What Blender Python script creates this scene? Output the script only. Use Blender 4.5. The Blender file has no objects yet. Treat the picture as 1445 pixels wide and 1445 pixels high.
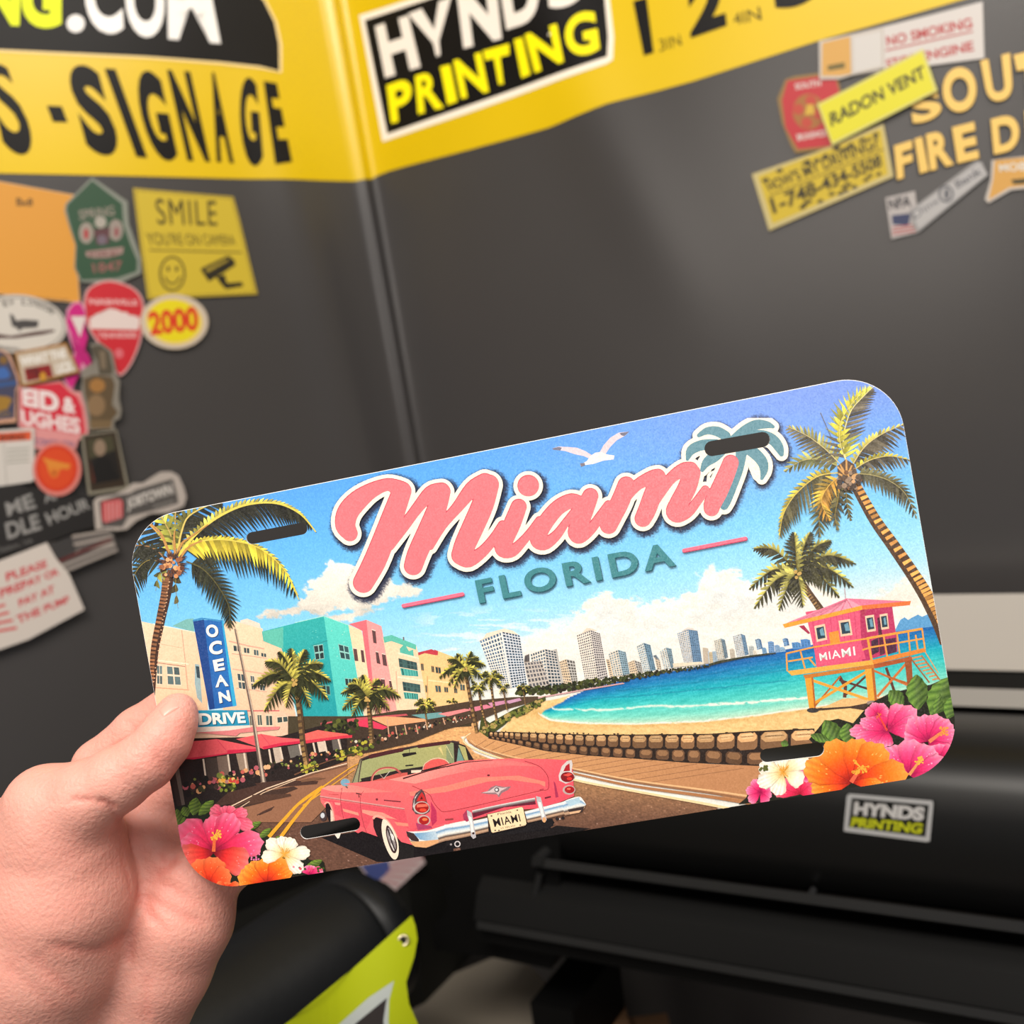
import bpy, math, random
import numpy as np
from mathutils import Vector, Matrix
from mathutils.geometry import tessellate_polygon
rnd = random.Random(7)
SC = bpy.context.scene
COL = SC.collection
F = 1445.0
C0 = 722.5

# ------------------------------------------------------------------ camera, world, lights, exposure
CAM = np.array([0.0, 0.0, 1.45])
pitch, roll = math.radians(6.5), math.radians(7.4)
Mc = Matrix.Rotation(math.pi/2 - pitch, 3, 'X') @ Matrix.Rotation(-roll, 3, 'Z')
RC = np.array(Mc)                                   # camera axes in the world
cd = bpy.data.cameras.new('camera'); cam = bpy.data.objects.new('camera', cd); COL.objects.link(cam)
cam.matrix_world = Matrix.Translation(Vector(CAM)) @ Mc.to_4x4()
cd.sensor_width = 36; cd.sensor_fit = 'HORIZONTAL'; cd.lens = 36; cd.clip_start = 0.02
cd.dof.use_dof = True; cd.dof.focus_distance = 0.405; cd.dof.aperture_fstop = 9.5
SC.camera = cam
SC.view_settings.view_transform = 'Standard'; SC.view_settings.look = 'None'
SC.view_settings.gamma = 1.0; SC.view_settings.use_curve_mapping = False
SC.view_settings.exposure = 0.0
w = bpy.data.worlds.new('room_light'); SC.world = w; w.use_nodes = True
w.node_tree.nodes['Background'].inputs[0].default_value = (0.80, 0.84, 0.92, 1)
w.node_tree.nodes['Background'].inputs[1].default_value = 0.22
SC.cycles.transparent_max_bounces = 48
SC.cycles.max_bounces = 5

def lin(c):
    c = np.asarray(c, float)/255.0
    return np.where(c <= 0.04045, c/12.92, ((c+0.055)/1.055)**2.4)
def w2(p): return CAM + RC @ np.asarray(p, float)   # camera space -> world
def ray(px, py): return np.array([(px-C0)/F, -(py-C0)/F, -1.0])
def at(px, py, d): return w2(ray(px, py)*d)          # the point seen at this pixel, d metres deep

def area(name, loc, target, size, power, color, sy=None):
    l = bpy.data.lights.new(name, 'AREA'); l.energy = power; l.color = color
    l.shape = 'RECTANGLE'; l.size = size; l.size_y = sy or size
    o = bpy.data.objects.new(name, l); COL.objects.link(o); o.location = loc
    o.rotation_euler = (Vector(target)-Vector(loc)).to_track_quat('-Z', 'Y').to_euler()
    return o
area('ceiling_panel_light', (-0.35, -0.55, 2.75), (0.0, 0.45, 1.35), 1.1, 52, (1.0, 0.93, 0.84), 0.7)
area('far_ceiling_light', (0.9, -0.1, 2.75), (0.5, 0.9, 1.2), 0.9, 16, (1.0, 0.93, 0.84), 0.5)
area('wall_bounce_fill', (-1.3, -0.9, 1.9), (-0.1, 0.4, 1.4), 0.7, 7, (1.0, 0.90, 0.80))  # added fill standing in for light bounced off the wall
area('lamp_behind', (0.22, -1.05, 1.74), (0.1, 0.4, 1.45), 0.34, 5.0, (1.0, 0.90, 0.82))

# ------------------------------------------------------------------ object helpers
def link(name, me, mat=None, parent=None):
    o = bpy.data.objects.new(name, me); COL.objects.link(o)
    if mat is not None: me.materials.append(mat)
    if parent is not None: o.parent = parent
    return o
def empty(name, loc=(0, 0, 0)):
    o = bpy.data.objects.new(name, None); COL.objects.link(o); o.location = loc; o.empty_display_size = 0.02
    return o
def tag(o, label=None, cat=None, group=None, kind=None):
    for k, v in (('label', label), ('category', cat), ('group', group), ('kind', kind)):
        if v: o[k] = v
    return o
def mesh(name, V, Fs, mat=None, parent=None, smooth=False, loc=None):
    V = np.asarray(V, float)
    if parent is not None: V = V - np.array(parent.location)
    elif loc is not None: V = V - np.array(loc)
    me = bpy.data.meshes.new(name); me.from_pydata(V.tolist(), [], [list(map(int, f)) for f in Fs]); me.update()
    if smooth: me.shade_smooth()
    o = link(name, me, mat, parent)
    if parent is None and loc is not None: o.location = loc
    return o
def mat(name, col, rough=0.6, spec=0.5, metal=0.0, bump=None, var=None, coat=0.0):
    m = bpy.data.materials.new(name); m.use_nodes = True; nt = m.node_tree; b = nt.nodes['Principled BSDF']
    c = list(lin(col))+[1]
    b.inputs['Base Color'].default_value = c; b.inputs['Roughness'].default_value = rough
    b.inputs['Specular IOR Level'].default_value = spec; b.inputs['Metallic'].default_value = metal
    b.inputs['Coat Weight'].default_value = coat
    tc = nt.nodes.new('ShaderNodeTexCoord')
    if var:
        n = nt.nodes.new('ShaderNodeTexNoise'); n.inputs['Scale'].default_value = var[0]; n.inputs['Detail'].default_value = 5
        nt.links.new(tc.outputs['Object'], n.inputs['Vector'])
        r = nt.nodes.new('ShaderNodeValToRGB')
        a = np.array(c[:3])
        r.color_ramp.elements[0].color = list(a*(1-var[1]))+[1]; r.color_ramp.elements[1].color = list(np.minimum(a*(1+var[1]), 1))+[1]
        r.color_ramp.elements[0].position = 0.3; r.color_ramp.elements[1].position = 0.7
        nt.links.new(n.outputs['Fac'], r.inputs['Fac']); nt.links.new(r.outputs['Color'], b.inputs['Base Color'])
    if bump:
        n = nt.nodes.new('ShaderNodeTexNoise'); n.inputs['Scale'].default_value = bump[0]; n.inputs['Detail'].default_value = 4
        nt.links.new(tc.outputs['Object'], n.inputs['Vector'])
        bp = nt.nodes.new('ShaderNodeBump'); bp.inputs['Strength'].default_value = bump[1]; bp.inputs['Distance'].default_value = bump[2]
        nt.links.new(n.outputs['Fac'], bp.inputs['Height']); nt.links.new(bp.outputs['Normal'], b.inputs['Normal'])
    return m
def inkmat(name, rough=0.5, spec=0.4, bump=None):
    m = bpy.data.materials.new(name); m.use_nodes = True; nt = m.node_tree; b = nt.nodes['Principled BSDF']
    a = nt.nodes.new('ShaderNodeAttribute'); a.attribute_name = 'ink'
    nt.links.new(a.outputs['Color'], b.inputs['Base Color'])
    b.inputs['Roughness'].default_value = rough; b.inputs['Specular IOR Level'].default_value = spec
    if bump:
        tc = nt.nodes.new('ShaderNodeTexCoord')
        n = nt.nodes.new('ShaderNodeTexNoise'); n.inputs['Scale'].default_value = bump[0]; n.inputs['Detail'].default_value = 2
        nt.links.new(tc.outputs['Object'], n.inputs['Vector'])
        bp = nt.nodes.new('ShaderNodeBump'); bp.inputs['Strength'].default_value = bump[1]; bp.inputs['Distance'].default_value = bump[2]
        nt.links.new(n.outputs['Fac'], bp.inputs['Height']); nt.links.new(bp.outputs['Normal'], b.inputs['Normal'])
    return m

# zoom frames in which the picture was measured: origin and scale in pixels
FR = {'A': (170, 680, .20761), 'B': (420, 640, .23529), 'C': (720, 560, .23529), 'D': (1020, 520, .23529), 'E': (190, 860, .20761),
      'F': (430, 860, .23529), 'G': (650, 850, .24221), 'H': (1000, 800, .24913), 'I': (430, 1030, .14533), 'J': (630, 1030, .14533),
      'K': (235, 1100, .15225), 'L': (1050, 960, .20761), 'M': (0, 0, .34602), 'N': (480, 0, .34602), 'O': (980, 0, .3218),
      'P': (0, 400, .27682), 'Q': (0, 600, .20761), 'R': (0, 400, .13841), 'S': (0, 240, .13841), 'T': (300, 1145, .27682),
      'U': (600, 1045, .27682), 'W': (0, 960, .19377), 'Y': (0, 940, .34948), 'p': (0, 0, 1.0)}
def Z(f, s):
    ox, oy, k = FR[f]
    if isinstance(s, str): s = [tuple(map(float, q.split(','))) for q in s.split()]
    return [(ox+k*q[0], oy+k*q[1]) for q in s]
def smoothpath(P, n=8, closed=False):
    P = [np.array(p, float) for p in P]; out = []
    m = len(P)
    g = (lambda i: P[i % m]) if closed else (lambda i: P[max(0, min(m-1, i))])
    for i in range(m if closed else m-1):
        a, b, c, d = g(i-1), g(i), g(i+1), g(i+2)
        for j in range(n):
            t = j/n
            out.append(0.5*((2*b)+(-a+c)*t+(2*a-5*b+4*c-d)*t*t+(-a+3*b-3*c+d)*t**3))
    if not closed: out.append(P[-1])
    return [tuple(p) for p in out]

_glyph = {}
def glyphs(txt, bold=0.0, spacing=1.0, shear=0.0):
    """the outline of a word as a flat mesh, scaled to the unit square (y down)"""
    key = (txt, bold, spacing, shear)
    if key not in _glyph:
        c = bpy.data.curves.new('t', 'FONT'); c.body = txt; c.offset = bold; c.space_character = spacing; c.shear = shear
        c.resolution_u = 5; c.fill_mode = 'FRONT'
        o = bpy.data.objects.new('t', c); COL.objects.link(o)
        bpy.context.view_layer.update()
        me = o.evaluated_get(bpy.context.evaluated_depsgraph_get()).to_mesh()
        V = np.array([v.co[:] for v in me.vertices])[:, :2]; Fs = [list(p.vertices) for p in me.polygons]
        mn, mx = V.min(0), V.max(0); V = (V-mn)/(mx-mn); V[:, 1] = 1-V[:, 1]
        o.evaluated_get(bpy.context.evaluated_depsgraph_get()).to_mesh_clear()
        bpy.data.objects.remove(o); bpy.data.curves.remove(c)
        _glyph[key] = (V, Fs)
    return _glyph[key]
def homog(src, dst):
    A = []
    for (x, y), (u, v) in zip(src, dst):
        A.append([x, y, 1, 0, 0, 0, -u*x, -u*y, -u]); A.append([0, 0, 0, x, y, 1, -v*x, -v*y, -v])
    return np.linalg.svd(np.array(A))[2][-1].reshape(3, 3)
def happly(H, P):
    P = np.asarray(P, float); q = np.c_[P, np.ones(len(P))] @ H.T
    return q[:, :2]/q[:, 2:3]

def hull(P):
    P = sorted(map(tuple, np.unique(np.round(P, 2), axis=0)))
    if len(P) < 4: return np.array(P)
    def half(Q):
        h = []
        for p in Q:
            while len(h) > 1 and (h[-1][0]-h[-2][0])*(p[1]-h[-2][1])-(h[-1][1]-h[-2][1])*(p[0]-h[-2][0]) <= 0: h.pop()
            h.append(p)
        return h
    return np.array(half(P)[:-1]+half(P[::-1])[:-1])
def cutmesh(P, Fs):
    """cut flat faces along a fixed lattice so that they can follow a curved surface"""
    import bmesh
    bm = bmesh.new(); vs = [bm.verts.new((p[0], p[1], 0)) for p in P]
    for f in Fs:
        try: bm.faces.new([vs[i] for i in f])
        except ValueError: pass
    bmesh.ops.triangulate(bm, faces=[f for f in bm.faces if len(f.verts) > 4])
    mn, mx = P.min(0), P.max(0)
    for x in XCUT:
        if mn[0]+.2 < x < mx[0]-.2: bmesh.ops.bisect_plane(bm, geom=bm.verts[:]+bm.edges[:]+bm.faces[:], plane_co=(x, 0, 0), plane_no=(1, 0, 0), dist=1e-4)
    for y in range(-300, 1500, 20):
        if mn[1]+.2 < y < mx[1]-.2: bmesh.ops.bisect_plane(bm, geom=bm.verts[:]+bm.edges[:]+bm.faces[:], plane_co=(0, y, 0), plane_no=(0, 1, 0), dist=1e-4)
    bm.verts.index_update(); V = np.array([v.co[:2] for v in bm.verts]); F_ = [[v.index for v in f.verts] for f in bm.faces]; bm.free()
    return V, F_
XCUT = list(range(-400, 480, 12))+list(range(480, 640, 4))+list(range(640, 1700, 12))
class Print:
    """flat print: coloured areas laid one over another on a surface; pos(px, off) gives the surface point"""
    def __init__(s, pos, step=4e-6, off=0.0, ink=1.0, cell=3.0, cut=False):
        s.pos = pos; s.step = step; s.off = off; s.ink = ink; s.cell = cell; s.cut = cut; s.calls = []; s.grp = 0
    def up(s, n=1): s.grp += 1; return s
    def raw(s, P, Fs, cols, up=True, off=None):
        if up: s.grp += 1
        P = np.asarray(P, float); cols = np.asarray(cols, float)
        if s.cut and cols.ndim == 1: P, Fs = cutmesh(P, Fs)
        if cols.ndim == 1: cols = np.repeat(cols[None], len(P), 0)
        s.calls.append((P, [list(f) for f in Fs], cols, s.grp, off))
    def layers(s):
        """each area lies just above whatever it covers"""
        allP = np.concatenate([c[0] for c in s.calls]); mn = allP.min(0)-s.cell; mx = allP.max(0)+s.cell
        Hh = np.zeros(((mx-mn)/s.cell).astype(int)+2, int); out = []; g = None; base = 0; cnt = 0
        def cells(P):
            i0 = ((P.min(0)-mn)/s.cell).astype(int); i1 = ((P.max(0)-mn)/s.cell).astype(int)+1
            sub = Hh[i0[0]:i1[0], i0[1]:i1[1]]
            if sub.size > 60 and len(P) < 60:
                X, Y = np.meshgrid(np.arange(i0[0], i1[0]), np.arange(i0[1], i1[1]), indexing='ij')
                m = sdpoly(np.c_[X.ravel()+.5, Y.ravel()+.5]*s.cell+mn, P).reshape(sub.shape) < s.cell*.8
            else: m = np.ones(sub.shape, bool)
            return sub, m
        i = 0
        while i < len(s.calls):
            j = i
            while j < len(s.calls) and s.calls[j][3] == s.calls[i][3]: j += 1
            cs = [cells(c[0] if len(c[1]) == 1 else hull(c[0])) for c in s.calls[i:j]]
            base = 1+max((int(a[m].max()) if m.any() else 0) for a, m in cs)
            for n, (a, m) in enumerate(cs):
                lv = max(base, 1+(int(a[m].max()) if m.any() else 0))
                if lv > base+7: lv = base+(n % 8)
                out.append(lv); a[m] = np.maximum(a[m], lv)
            i = j
        return out
    def poly(s, f, pts, col, up=True, g=None):
        P = Z(f, pts)
        cols = np.array(col, float)
        if g:                                   # gradient from col to g[2] between the points g[0], g[1]
            a, b = np.array(Z(f, [g[0]])[0]), np.array(Z(f, [g[1]])[0]); d = b-a
            t = np.clip(((np.array(P)-a)@d)/(d@d), 0, 1)[:, None]
            cols = cols*(1-t)+np.array(g[2], float)*t
        s.raw(P, [range(len(P))], cols, up)
    def disc(s, f, x, y, r, col, ry=None, up=True, n=20, rot=0):
        ry = ry or r
        ca, sa = math.cos(rot), math.sin(rot)
        pts = [(x+r*math.cos(a)*ca-ry*math.sin(a)*sa, y+r*math.cos(a)*sa+ry*math.sin(a)*ca) for a in np.linspace(0, 2*math.pi, n, endpoint=False)]
        s.poly(f, pts, col, up)
    def line(s, f, pts, wd, col, up=True, sm=0, w2=None, cap=False):
        P = Z(f, pts); k = FR[f][2]
        if sm: P = smoothpath(P, sm)
        P = np.array(P); n = len(P); T = np.gradient(P, axis=0); T /= np.linalg.norm(T, axis=1)[:, None]+1e-9
        N = np.c_[-T[:, 1], T[:, 0]]; W = np.linspace(wd, w2 if w2 is not None else wd, n)[:, None]*k/2
        Q = np.r_[P+N*W, P-N*W]
        s.raw(Q, [[i, i+1, n+i+1, n+i] for i in range(n-1)], col, up)
        if cap:
            for q in (P[0], P[-1]): s.disc('p', q[0], q[1], wd*k/2, col, up=False, n=12)
    def field(s, fn, x0, y0, x1, y1, col, st=1.1):
        """fill the region where fn(P) < 0, cut exactly at its edge"""
        s.up(); nx, ny = int((x1-x0)/st)+1, int((y1-y0)/st)+1
        X, Y = np.meshgrid(x0+np.arange(nx)*st, y0+np.arange(ny)*st, indexing='ij'); P = np.c_[X.ravel(), Y.ravel()]; d = fn(P)
        V = P.tolist(); Fs = []
        I = (np.arange(nx-1)[:, None]*ny+np.arange(ny-1)).ravel(); Q = np.c_[I, I+ny, I+ny+1, I+1]; neg = d[Q] < 0; k = neg.sum(1)
        Fs += Q[k == 4].tolist()
        cache = {}
        for q in Q[(k > 0) & (k < 4)]:
            f = []
            for a, b in zip(q, np.roll(q, -1)):
                if d[a] < 0: f.append(int(a))
                if (d[a] < 0) != (d[b] < 0):
                    key = (min(a, b), max(a, b))
                    if key not in cache:
                        t = d[a]/(d[a]-d[b]); cache[key] = len(V); V.append((P[a]+(P[b]-P[a])*t).tolist())
                    f.append(cache[key])
            if len(f) > 2: Fs.append(f)
        V = np.array(V); u = np.unique([i for f in Fs for i in f]); m = np.full(len(V), -1); m[u] = np.arange(len(u))
        s.raw(V[u], [[int(m[i]) for i in f] for f in Fs], col, False)
    def text(s, txt, f, quad, col, bold=0.0, spacing=1.0, shear=0.0, up=True):
        V, Fs = glyphs(txt, bold, spacing, shear)
        H = homog([(0, 0), (1, 0), (1, 1), (0, 1)], Z(f, quad))
        s.raw(happly(H, V), Fs, col, up)
    def build(s, name, material, parent=None, keep=None, uv=None):
        lv = s.layers(); n = 0; Vs, Cs, Os, Fs = [], [], [], []
        for (P, F_, C, g_, off), l in zip(s.calls, lv):
            Vs.append(P); Cs.append(C); Os.append(np.full(len(P), s.off+l*s.step) if off is None else np.asarray(off, float)*np.ones(len(P))); Fs += [[i+n for i in f] for f in F_]; n += len(P)
        P = np.concatenate(Vs); C = np.concatenate(Cs); O = np.concatenate(Os); s.top = max(lv)
        if keep is not None: Fs = keep(P, Fs)
        used = np.zeros(len(P), bool)
        for f in Fs: used[f] = True
        idx = np.cumsum(used)-1; Fs = [[int(idx[i]) for i in f] for f in Fs]; P, C, O = P[used], C[used], O[used]
        o = mesh(name, s.pos(P, O), Fs, material, parent)
        me = o.data
        a = me.color_attributes.new('ink', 'FLOAT_COLOR', 'POINT')
        a.data.foreach_set('color', np.c_[np.clip(lin(C)*s.ink, 0, 1), np.ones(len(C))].astype(np.float32).ravel())
        if uv is not None:
            q = uv(P); b = me.attributes.new('plate', 'FLOAT_VECTOR', 'POINT')
            b.data.foreach_set('vector', np.c_[q, np.zeros(len(q))].astype(np.float32).ravel())
        return o
def catgrid(n1, n2, wrap=False):
    return [[i*n2+j, i*n2+(j+1) % n2, (i+1)*n2+(j+1) % n2, (i+1)*n2+j] for i in range(n1-1) for j in range(n2 if wrap else n2-1)]
def vnoise(x, y, seed=0):
    """smooth value noise in numpy"""
    xi, yi = np.floor(x).astype(np.int64), np.floor(y).astype(np.int64); fx, fy = x-xi, y-yi
    fx, fy = fx*fx*(3-2*fx), fy*fy*(3-2*fy)
    def h(a, b):
        n = (a*374761393+b*668265263+seed*974711) & 0x7fffffff
        n = ((n ^ (n >> 13))*1274126177) & 0x7fffffff
        return ((n ^ (n >> 16)) & 0xffff)/65535.0
    return (h(xi, yi)*(1-fx)+h(xi+1, yi)*fx)*(1-fy)+(h(xi, yi+1)*(1-fx)+h(xi+1, yi+1)*fx)*fy
def fbm(x, y, seed=0, n=5):
    t, a, o = 0, 0.5, 0
    for i in range(n):
        t = t+a*vnoise(x*2**i, y*2**i, seed+i); o += a; a *= .55
    return t/o
def sdpoly(P, poly):
    """signed distance to a polygon (negative inside)"""
    poly = np.array(poly, float); d = np.full(len(P), 1e9); ins = np.zeros(len(P), bool)
    for a, b in zip(poly, np.roll(poly, -1, 0)):
        e = b-a; v = P-a; t = np.clip((v@e)/(e@e+1e-12), 0, 1)
        d = np.minimum(d, np.hypot(*(v-t[:, None]*e).T))
        c = ((a[1] <= P[:, 1]) & (b[1] > P[:, 1])) | ((b[1] <= P[:, 1]) & (a[1] > P[:, 1]))
        xs = a[0]+(P[:, 1]-a[1])/(e[1] if abs(e[1]) > 1e-9 else 1e-9)*e[0]
        ins ^= c & (P[:, 0] < xs)
    return np.where(ins, -d, d)
def sstep(a, b, x): t = np.clip((x-a)/(b-a), 0, 1); return t*t*(3-2*t)
# ------------------------------------------------------------------ backdrop surface: two walls of hanging vinyl meeting in a crease
UPc = RC.T @ np.array([0, 0, 1.0])
def flat(d):
    d = np.array(d, float); d = d-UPc*(d@UPc); return d/np.linalg.norm(d)
DR = flat((2472, 158, 1445)); DL = flat((-2045, -427, 1445))
_K = ray(545, 350)*1.30
_n = np.cross(ray(503, 50), ray(603, 650)); _n /= np.linalg.norm(_n)
VV = UPc-_n*(UPc@_n); VV /= np.linalg.norm(VV)
NR = np.cross(DR, VV); NR /= np.linalg.norm(NR); NR *= -np.sign(NR@_K)      # towards the camera
NL = np.cross(DL, VV); NL /= np.linalg.norm(NL); NL *= -np.sign(NL@_K)
def fold(a, b):
    d = 0.0065*np.exp(-((a+0.016+0.012*b)/0.0075)**2)                         # the ridge beside the crease
    d = d+0.004*np.exp(-((a-0.30+0.35*(b-0.1))/0.05)**2)*sstep(-0.25, 0.1, b)
    d = d+0.006*np.exp(-((a+0.11+0.10*b)/0.035)**2)*sstep(0.25, 0.0, b)
    d = d+0.0016*np.sin(a*9+b*2.0)+0.001*np.sin(a*17-b*5+1)
    return d
def wall_ab(P):
    P = np.atleast_2d(np.asarray(P, float)); R = np.c_[(P[:, 0]-C0)/F, -(P[:, 1]-C0)/F, -np.ones(len(P))]
    out = np.zeros((len(P), 2))
    def hit(n, d):
        t = (n@_K)/(R@n); q = R*t[:, None]-_K
        G = np.array([[1, d@VV], [d@VV, 1]]); rhs = np.c_[q@d, q@VV]
        return np.linalg.solve(G, rhs.T).T
    r, l = hit(NR, DR), hit(NL, DL)
    return np.where((r[:, :1] >= 0), r, np.c_[-l[:, 0], l[:, 1]])
def wall_pt(ab, off=0.0):
    a, b = ab[:, 0], ab[:, 1]; s = 0.012
    ap = np.maximum(a, 0)+s*np.exp(-np.abs(a)/s)*0.35; am = np.maximum(-a, 0)+s*np.exp(-np.abs(a)/s)*0.35
    t = sstep(-0.02, 0.02, a)[:, None]; N = NR*t+NL*(1-t); N /= np.linalg.norm(N, axis=1)[:, None]
    q = _K+ap[:, None]*DR+am[:, None]*DL+b[:, None]*VV+N*(fold(a, b)+off)[:, None]
    return CAM+q@RC.T
def wall_pos(P, off): return wall_pt(wall_ab(P), off)

m_cloth = mat('charcoal_vinyl', (58, 56, 56), rough=0.30, spec=0.5, bump=(260, 0.12, 0.0006), var=(3, 0.05))
m_yellow = mat('yellow_vinyl', (204, 172, 0), rough=0.30, spec=0.45, bump=(200, 0.06, 0.0004), var=(5, 0.03))
m_ink = inkmat('banner_ink', 0.36, 0.2)
m_stick = inkmat('sticker_ink', 0.42, 0.4)

banner = empty('hanging_banner', tuple(wall_pt(np.array([[0, -1.0]]))[0]))
tag(banner, 'charcoal grey vinyl backdrop with yellow top band, creased down the middle, behind everything', 'banner')
A_ = np.unique(np.r_[np.linspace(-1.1, -0.08, 60), np.linspace(-0.08, 0.05, 130), np.linspace(0.05, 1.25, 130)]); B_ = np.linspace(-1.05, 0.75, 110)
g = np.array([(a, b) for a in A_ for b in B_]); N_ = len(B_)
ob = mesh('cloth', wall_pt(g, np.zeros(len(g))), catgrid(len(A_), N_), m_cloth, banner, smooth=True)
# yellow band
low = Z('p', '-400,232 -200,238 0,245 150,248 300,251 420,254 500,256 524,254 533,249') + \
      Z('N', '200,700 270,680 500,620 700,565 860,520 980,470 1100,422 1300,370 1445,330') + Z('O', '550,175 1170,0 1500,-95 2500,-380')
lab = wall_ab(np.array(low)); lab = lab[np.argsort(lab[:, 0])]
Ab = np.unique(np.r_[np.linspace(lab[0, 0], -0.08, 50), np.linspace(-0.08, 0.05, 40), np.linspace(0.05, lab[-1, 0], 70)])
bl = np.interp(Ab, lab[:, 0], lab[:, 1])
g = np.array([(a, b+t*(0.74-b)) for a, b in zip(Ab, bl) for t in np.linspace(0, 1, 24)])
mesh('yellow_band', wall_pt(g, np.full(len(g), 0.0007)), catgrid(len(Ab), 24), m_yellow, banner, smooth=True)

def wallprint(name, fn, off=0.0011, parent=None, label=None, matl=None, ink=1.0):
    p = Print(wall_pos, step=9e-5, off=off, ink=ink, cell=6.0, cut=True); fn(p)
    return p.build(name, matl or m_ink, parent)
BK, WH, YL = (14, 12, 12), (222, 214, 206), (238, 226, 20)
def left_logo(p):
    p.poly('M', '-200,190 -200,-400 700,-400 960,-120 1085,0 1130,90 1150,180 1150,297 1060,280 900,262 600,240 300,226 0,212', (236, 210, 150))
    p.poly('M', '-200,182 -200,-400 690,-400 950,-110 1075,0 1120,90 1138,180 1140,290 1060,270 900,252 600,231 300,217 0,203', BK)
    p.text('NG', 'M', '-60,-110 250,-110 250,120 -75,100', (214, 226, 20), bold=0.05)
    p.disc('M', 308, 97, 37, (226, 224, 222))
    p.text('C', 'M', '345,-160 490,-150 505,148 345,125', (232, 230, 228), bold=0.04); p.text('O', 'M', '505,-150 665,-140 675,162 515,146', (232, 230, 228), bold=0.04); p.text('M', 'M', '680,-140 840,-130 900,178 685,160', (232, 230, 228), bold=0.02)
wallprint('printed_web_address', left_logo, parent=banner)
def signage(p):
    p.text('S', 'M', '-60,262 30,262 160,632 20,632', BK, bold=0.02)
    p.poly('M', '190,432 250,435 275,500 215,498', BK)
    for ch, q in (('S', '262,262 400,270 500,640 360,630'), ('I', '425,280 470,283 600,645 555,640'), ('G', '530,285 650,292 730,660 620,650'),
                  ('N', '680,285 775,292 858,660 765,655'), ('A', '840,290 900,300 955,665 885,660'), ('G', '975,310 1045,320 1075,680 985,672'),
                  ('E', '1075,330 1130,340 1188,662 1120,672')):
        p.text(ch, 'M', q, BK, bold=0.05)
wallprint('printed_word', signage, parent=banner)
def logo(p):
    p.poly('N', '82,65 170,38 1085,-250 1100,0 1118,150 1115,245 1090,262 500,472 178,580', (232, 222, 205))
    p.poly('N', '105,85 200,55 1065,-230 1080,0 1095,150 1092,232 500,442 198,548', BK)
    for ch, q in (('H', '148,110 285,65 335,275 190,320'), ('Y', '285,60 460,-10 440,215 375,245'), ('N', '480,-40 640,-100 665,160 510,200'),
                  ('D', '650,-110 800,-150 830,80 685,125'), ('S', '840,-160 990,-200 1000,0 860,55')):
        p.text(ch, 'N', q, (226, 218, 208), bold=0.05)
    for ch, q in (('P', '195,350 295,315 305,480 215,505'), ('R', '312,312 400,285 430,440 325,468'), ('I', '415,275 455,265 485,415 445,430'),
                  ('N', '468,250 580,215 612,375 500,405'), ('T', '588,210 695,180 700,340 625,350'), ('I', '715,165 750,155 782,305 745,320'),
                  ('N', '760,145 890,100 920,255 800,300'), ('G', '915,75 1040,35 1065,215 935,240')):
        p.text(ch, 'N', q, (240, 226, 10), bold=0.035)
wallprint('printed_logo', logo, parent=banner)
def ruler(p):
    p.text('1', 'N', '1195,5 1250,-10 1280,215 1240,228', BK, bold=0.04)
    p.text('3IN', 'N', '1300,162 1385,140 1395,185 1305,212', (90, 80, 20))
    p.text('2', 'p', '968,-25 1018,-35 1026,36 975,54', BK, bold=0.05)
    p.text('4IN', 'O', '168,62 285,28 295,85 175,110', (70, 62, 20))
    p.text('3', 'p', '1085,-60 1150,-75 1158,0 1095,16', BK, bold=0.05)
wallprint('printed_numeral', ruler, parent=banner)

# ------------------------------------------------------------------ stickers
def sticker(name, outline, fn, label, cat='sticker', frame='p', border=(205, 200, 195), off=0.0016, thick=0.0007, group=None, sm=0, pos=wall_pos, mt=None, ink=0.70):
    P = Z(frame, outline)
    if sm: P = smoothpath(P, sm, closed=True)
    c = np.mean(P, 0); base = pos(np.array([c]), np.array([off]))[0]
    p = Print(pos, step=4e-5, off=off+thick, ink=ink, cell=4.0, cut=True); p.raw(P, [range(len(P))], border)
    n = len(P); Q = np.r_[np.array(P), np.array(P)]; o_ = np.r_[np.full(n, off+thick+4e-5), np.full(n, off-0.0010)]; p.cut = False
    p.raw(Q, [[i, (i+1) % n, n+(i+1) % n, n+i] for i in range(n)], np.repeat(np.array([border], float), 2*n, 0), off=o_); p.calls[-1] = p.calls[-1][:3]+(0,)+p.calls[-1][4:]; p.calls.insert(0, p.calls.pop()); p.cut = True
    fn(p)
    o = p.build(name, mt or m_stick)
    me = o.data; V = np.array([v.co[:] for v in me.vertices])-base
    me.vertices.foreach_set('co', V.astype(np.float32).ravel()); o.location = base; me.update()
    return tag(o, label, cat, group)
def inset(P, k=0.9):
    P = np.array(P); c = P.mean(0); return (c+(P-c)*k).tolist()
def insd(P, d):
    """inset a polygon by a distance"""
    P = np.array(P, float); n = len(P); A = 0.5*np.sum(P[:, 0]*np.roll(P[:, 1], -1)-np.roll(P[:, 0], -1)*P[:, 1]); s = np.sign(A)
    out = []
    for i in range(n):
        a, b, c = P[i-1], P[i], P[(i+1) % n]
        n1 = np.array([-(b-a)[1], (b-a)[0]]); n1 = n1/(np.linalg.norm(n1)+1e-9)*s
        n2 = np.array([-(c-b)[1], (c-b)[0]]); n2 = n2/(np.linalg.norm(n2)+1e-9)*s
        m = n1+n2; m = m/max(m@m, 0.5)*2
        out.append((b+m*d*0.5*1.0).tolist())
    return out
GOLD = (214, 176, 88)
def s_orange(p):
    p.poly('p', insd(Z('p', '-60,250 0,257 104,276 96,300 106,345 112,428 60,424 -60,408'), 2.2), (226, 158, 58))
    p.text('BxB', 'S', '160,290 335,300 325,375 165,372', (60, 45, 25), bold=0.02)
    p.text('tire-kickin-company.com', 'R', '-80,95 690,160 690,195 -80,140', (120, 85, 30))
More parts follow.
